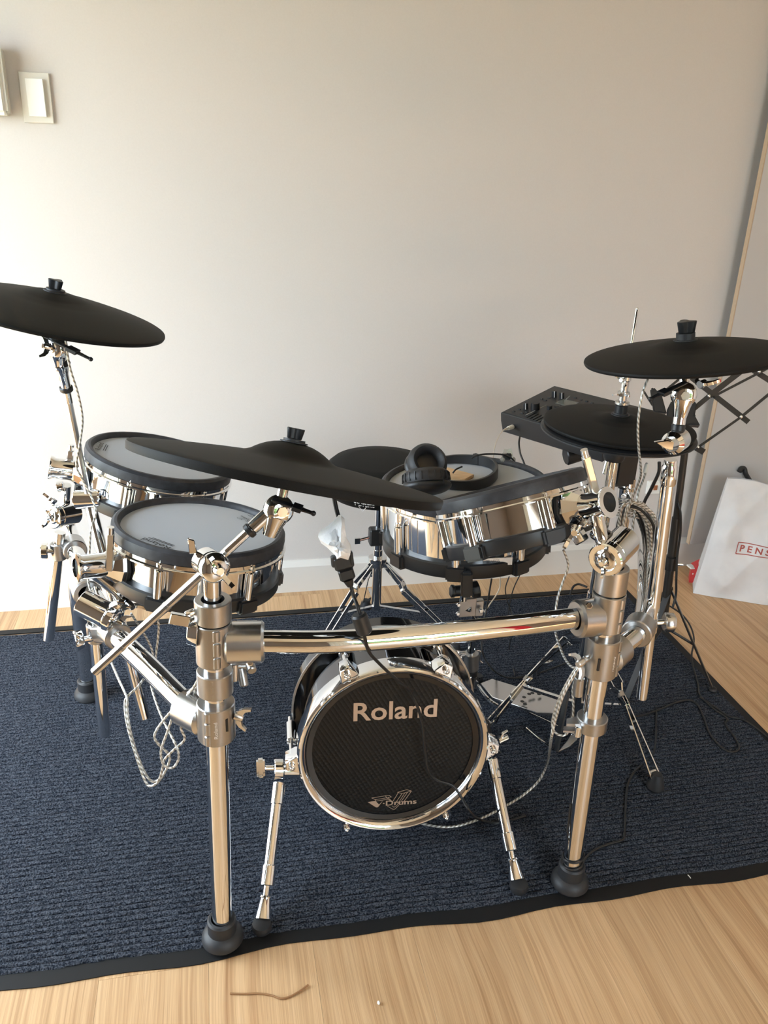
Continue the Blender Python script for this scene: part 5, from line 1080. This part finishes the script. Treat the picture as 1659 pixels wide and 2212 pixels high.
cable([(0.8965, 1.5460, 0.5439), (0.8885, 1.5460, 0.6428), (0.9003, 1.5460, 0.6671), (0.9284, 1.5460, 0.6570), (0.9633, 1.5460, 0.6129), (0.9769, 1.5460, 0.5480), (0.9776, 1.5460, 0.4940), (0.9719, 1.5460, 0.4332), (0.9710, 1.5460, 0.3642), (0.9684, 1.5460, 0.3194)], .0024, SV, 'silver cable in the tangled bundle behind the right post', 'bundled silver cables')
cable([(0.8683, 1.5000, 0.6988), (0.8954, 1.5000, 0.6914), (0.9267, 1.5000, 0.6568), (0.9408, 1.5000, 0.5944), (0.9438, 1.5000, 0.5265), (0.9377, 1.5000, 0.4678), (0.9370, 1.5000, 0.4010), (0.9342, 1.5000, 0.3578)], .0027, BK, 'black cable in the tangled bundle behind the right post', 'bundled black cables')
cable([(0.8738, 1.5230, 0.5608), (0.8650, 1.5230, 0.6645), (0.8759, 1.5230, 0.6932), (0.9034, 1.5230, 0.6863), (0.9330, 1.5230, 0.6541), (0.9488, 1.5230, 0.5909), (0.9525, 1.5230, 0.5164), (0.9456, 1.5230, 0.4569), (0.9451, 1.5230, 0.3892), (0.9421, 1.5230, 0.3454)], .0024, SV, 'silver cable in the tangled bundle behind the right post', 'bundled silver cables')
cable([(0.8605, 1.4900, 0.6963), (0.8885, 1.4900, 0.6857), (0.9203, 1.4900, 0.6451), (0.9348, 1.4900, 0.5826), (0.9351, 1.4900, 0.5272), (0.9278, 1.4900, 0.4689), (0.9278, 1.4900, 0.4024), (0.9245, 1.4900, 0.3594)], .0024, SV, 'silver cable in the tangled bundle behind the right post', 'bundled silver cables')
cable([(0.8481, 1.4580, 0.5830), (0.8382, 1.4580, 0.6893), (0.8495, 1.4580, 0.7107), (0.8774, 1.4580, 0.6996), (0.9119, 1.4580, 0.6598), (0.9229, 1.4580, 0.5988), (0.9229, 1.4580, 0.5446), (0.9154, 1.4580, 0.4874), (0.9157, 1.4580, 0.4223), (0.9124, 1.4580, 0.3802)], .0027, BK, 'black cable in the tangled bundle behind the right post', 'bundled black cables')
cable([(0.8508, 1.4760, 0.7027), (0.8793, 1.4760, 0.6908), (0.9110, 1.4760, 0.6499), (0.9253, 1.4760, 0.5879), (0.9247, 1.4760, 0.5346), (0.9163, 1.4760, 0.4769), (0.9170, 1.4760, 0.4110), (0.9133, 1.4760, 0.3685)], .0024, SV, 'silver cable in the tangled bundle behind the right post', 'bundled silver cables')
cable([(0.8407, 1.4430, 0.5906), (0.8296, 1.4430, 0.7022), (0.8406, 1.4430, 0.7249), (0.8686, 1.4430, 0.7149), (0.9030, 1.4430, 0.6805), (0.9127, 1.4430, 0.6205), (0.9138, 1.4430, 0.5570), (0.9054, 1.4430, 0.5006), (0.9063, 1.4430, 0.4362), (0.9027, 1.4430, 0.3947)], .0024, SV, 'silver cable in the tangled bundle behind the right post', 'bundled silver cables')
cable([(0.8386, 1.4450, 0.7190), (0.8672, 1.4450, 0.7070), (0.9012, 1.4450, 0.6683), (0.9121, 1.4450, 0.6078), (0.9115, 1.4450, 0.5527), (0.9023, 1.4450, 0.4963), (0.9036, 1.4450, 0.4317), (0.8997, 1.4450, 0.3901)], .0027, BK, 'black cable in the tangled bundle behind the right post', 'bundled black cables')
cable([(0.8504, 1.4770, 0.5695), (0.8381, 1.4770, 0.6900), (0.8494, 1.4770, 0.7125), (0.8787, 1.4770, 0.7015), (0.9099, 1.4770, 0.6672), (0.9233, 1.4770, 0.6057), (0.9240, 1.4770, 0.5394), (0.9140, 1.4770, 0.4819), (0.9156, 1.4770, 0.4161), (0.9112, 1.4770, 0.3737)], .0024, SV, 'silver cable in the tangled bundle behind the right post', 'bundled silver cables')
cable([(0.8277, 1.4250, 0.7383), (0.8561, 1.4250, 0.7283), (0.8899, 1.4250, 0.6972), (0.8991, 1.4250, 0.6383), (0.9003, 1.4250, 0.5697), (0.8903, 1.4250, 0.5142), (0.8922, 1.4250, 0.4507), (0.8879, 1.4250, 0.4098)], .0024, SV, 'silver cable in the tangled bundle behind the right post', 'bundled silver cables')
cable([(0.8753, 1.6000, 0.6768), (0.8904, 1.5800, 0.6774), (0.9194, 1.5800, 0.6737), (0.9617, 1.6000, 0.6543), (0.9951, 1.6200, 0.6244), (1.0286, 1.6400, 0.5841)], .0024, SV, 'silver cable wound around the top of the tangled bundle', 'wound silver cables')
cable([(0.8763, 1.6000, 0.6699), (0.8915, 1.5800, 0.6705), (0.9205, 1.5800, 0.6668), (0.9629, 1.6000, 0.6473), (0.9966, 1.6200, 0.6158), (1.0299, 1.6400, 0.5767)], .0024, SV, 'silver cable wound around the top of the tangled bundle', 'wound silver cables')
cable([(0.8774, 1.6000, 0.6631), (0.8925, 1.5800, 0.6637), (0.9216, 1.5800, 0.6600), (0.9641, 1.6000, 0.6403), (0.9981, 1.6200, 0.6072), (1.0312, 1.6400, 0.5693)], .0024, SV, 'silver cable wound around the top of the tangled bundle', 'wound silver cables')
cable([(0.8784, 1.6000, 0.6561), (0.8936, 1.5800, 0.6568), (0.9227, 1.5800, 0.6531), (0.9653, 1.6000, 0.6332), (0.9996, 1.6200, 0.5985), (1.0325, 1.6400, 0.5619)], .0024, SV, 'silver cable wound around the top of the tangled bundle', 'wound silver cables')
cable([(0.8795, 1.6000, 0.6492), (0.8947, 1.5800, 0.6499), (0.9239, 1.5800, 0.6461), (0.9665, 1.6000, 0.6262), (1.0011, 1.6200, 0.5898), (1.0338, 1.6400, 0.5545)], .0024, SV, 'silver cable wound around the top of the tangled bundle', 'wound silver cables')
cable([(0.8805, 1.6000, 0.6423), (0.8958, 1.5800, 0.6430), (0.9250, 1.5800, 0.6392), (0.9677, 1.6000, 0.6191), (1.0026, 1.6200, 0.5811), (1.0351, 1.6400, 0.5470)], .0024, SV, 'silver cable wound around the top of the tangled bundle', 'wound silver cables')
cable([(0.8816, 1.6000, 0.6353), (0.8969, 1.5800, 0.6361), (0.9261, 1.5800, 0.6322), (0.9689, 1.6000, 0.6120), (1.0042, 1.6200, 0.5723), (1.0365, 1.6400, 0.5395)], .0024, SV, 'silver cable wound around the top of the tangled bundle', 'wound silver cables')

# ================================================================ paper bag and its neighbours
bag = thing('paper_bag', (1.7429, 2.2368, 0.0000), 'crumpled white paper carrier bag with red boxed lettering', 'bag')
bn = V((-.48, -.86, .17)).normalized(); B0 = V((1.6209, 2.2811, 0.0000)); B1 = V((1.6209, 2.2811, 0.0000)) + V((.86, -.48, 0)).normalized() * .34
T0 = V((1.6936, 2.3212, 0.4076)); T1 = T0 + V((.86, -.48, 0)).normalized() * .31
rg = random.Random(21); nx, nz = 44, 44
def crumple(u, v):
    fold = lambda t: 1 - abs(math.sin(t)) * 2
    return .007 * fold(4.2 * u + 2.6 * v + .4) * fold(3.1 * v - 2.2 * u + 1) + .005 * fold(6.5 * u - 5 * v + 2) + .003 * fold(11 * v + 7 * u) + .008 * math.sin(5 * u + 3 * v)
def bag_pt(u, v, s_):
    p = lerp(lerp(B0, B1, u), lerp(T0, T1, u), v)
    p = p + V((0, 0, 1)) * (.012 * math.sin(5 * u + .5) * v ** 4 - .02 * u * v ** 4)
    edge = min(1, u * 6, (1 - u) * 6) * min(1, v * 8)
    return p + bn * (crumple(u, v) * (.35 + .65 * edge) * (1 if s_ == 0 else .7) + (.018 * math.sin(math.pi * v) * edge if s_ == 0 else 0)) - bn * (s_ * (.115 * (1 - .75 * v)))
mb = MB(); vs = []
for s_ in (0, 1):
    for j_ in range(nz + 1):
        for i in range(nx + 1): vs.append(bag_pt(i / nx, j_ / nz, s_))
w_ = nx + 1; N_ = w_ * (nz + 1); F = []
for j_ in range(nz):
    for i in range(nx):
        a = j_ * w_ + i; F.append((a, a + 1, a + w_ + 1, a + w_)); F.append((N_ + a, N_ + a + w_, N_ + a + w_ + 1, N_ + a + 1))
for j_ in range(nz):
    a = j_ * w_; F.append((a, a + w_, N_ + a + w_, N_ + a)); a += nx; F.append((a, N_ + a, N_ + a + w_, a + w_))
for i in range(nx): F.append((i, N_ + i, N_ + i + 1, i + 1))
for q in vs: q.z = max(q.z, .001)
mb.add(vs, F); sheet = mb.build('bag_sheet', 'paper', bag, smooth=30)
def bag_uv(px):   # surface coordinates of a point on the bag plane
    p = V(px); ex = V((.86, -.48, 0)).normalized(); v = (p.z - B0.z) / (T0.z - B0.z)
    return ((p - lerp(B0, T0, v)).dot(ex) / ((B1 - B0).length * (1 - v) + (T1 - T0).length * v), v)
ua, va = bag_uv((1.7306, 2.2529, 0.1671)); ub, vb = bag_uv((1.7371, 2.2569, 0.2052))
def bag_map(u, v): return bag_pt(u, v, 0) + bn * .0012
mb = MB(); uw = .62; hh = vb - va
def ribbon(u0, v0, u1, v1, tu, tv, n=14):
    vs = []
    for k in range(n + 1):
        t = k / n; u = u0 + (u1 - u0) * t; v = v0 + (v1 - v0) * t; vs += [bag_map(u - tu, v - tv), bag_map(u + tu, v + tv)]
    mb.add(vs, [(2 * i, 2 * i + 1, 2 * i + 3, 2 * i + 2) for i in range(n)])
ribbon(ua, va, ua + uw, va, 0, .0036); ribbon(ua, vb, ua + uw, vb, 0, .0036); ribbon(ua, va, ua, vb, .0042, 0, 3); ribbon(ua + uw, va, ua + uw, vb, .0042, 0, 3)
mb.build('printed_frame', 'bag_print', sheet, smooth=0)
text_part('bag_lettering', 'P E N S', (0, 0, 0), (1, 0, 0), (0, 0, 1), 1, 1, 'bag_print', sheet, mapfn=lambda a, b2: bag_map(ua + .03 + a * .29, va + hh * (.20 + .60 * b2)), offset=.022)
rc = thing('red_carton', (1.6505, 2.3466, 0.0000), 'small red carton peeking out left of the paper bag', 'carton')
r0 = V((1.6515, 2.3607, 0.0000)); ex = V((.86, -.48, 0)).normalized(); ey = V((.48, .86, 0)).normalized()
MB().add([r0, r0 + ex * .09, r0 + ex * .09 + ey * .05, r0 + ey * .05, r0 + V((0, 0, .055)) , r0 + ex * .09 + V((0, 0, .13)), r0 + ex * .09 + ey * .05 + V((0, 0, .13)), r0 + ey * .05 + V((0, 0, .055))],
    [(3, 2, 1, 0), (4, 5, 6, 7), (0, 1, 5, 4), (1, 2, 6, 5), (2, 3, 7, 6), (3, 0, 4, 7)]).build('carton_body', 'red_card', rc, smooth=0)
MB().box(r0 + V((.004, .01, .058)), (.02, .03, .006)).box(r0 + V((.0065, -.004, .036)), (.006, .002, .005)).build('carton_flap', 'white_plastic', rc, bevel=.001)
hk = MB().tube([(1.8046, 2.4200, 0.3968), (1.8129, 2.4250, 0.4067), (1.8262, 2.4250, 0.4045), (1.8324, 2.4200, 0.3869), (1.8563, 2.4150, 0.3563), (1.8904, 2.4100, 0.3142), (1.9312, 2.4000, 0.2554)], .0085, 14, 6).build('umbrella_handle', 'plastic', None)
tag(hk, 'black crook handle sticking up behind the white paper bag', 'handle')
# litter on the floor
tw = MB().tube([(-0.0194, 1.0337, 0.0022), (0.0029, 1.0291, 0.0018), (0.0293, 1.0251, 0.0020), (0.0507, 1.0179, 0.0018), (0.0670, 1.0086, 0.0020), (0.0824, 1.0094, 0.0020), (0.0995, 1.0160, 0.0022), (0.1179, 1.0257, 0.0030)], .0017, 8, 4).build('twig', 'twig', None)
tag(tw, 'thin brown twig lying on the wooden floor', 'twig')
cr = MB().ball((0.2349, 0.9698, 0.0030), .003, sc=(.9, 1.2, .9), n=8, m=6).build('crumb', 'white_plastic', None); tag(cr, 'tiny white crumb on the wooden floor', 'crumb')
ln = MB().tube([(0.9273, 1.1327, 0.0070), (0.9279, 1.1284, 0.0075), (0.9285, 1.1238, 0.0070)], .0009, 6, 3).build('lint', 'white_plastic', None); tag(ln, 'sliver of white lint on the black rug edge', 'lint')
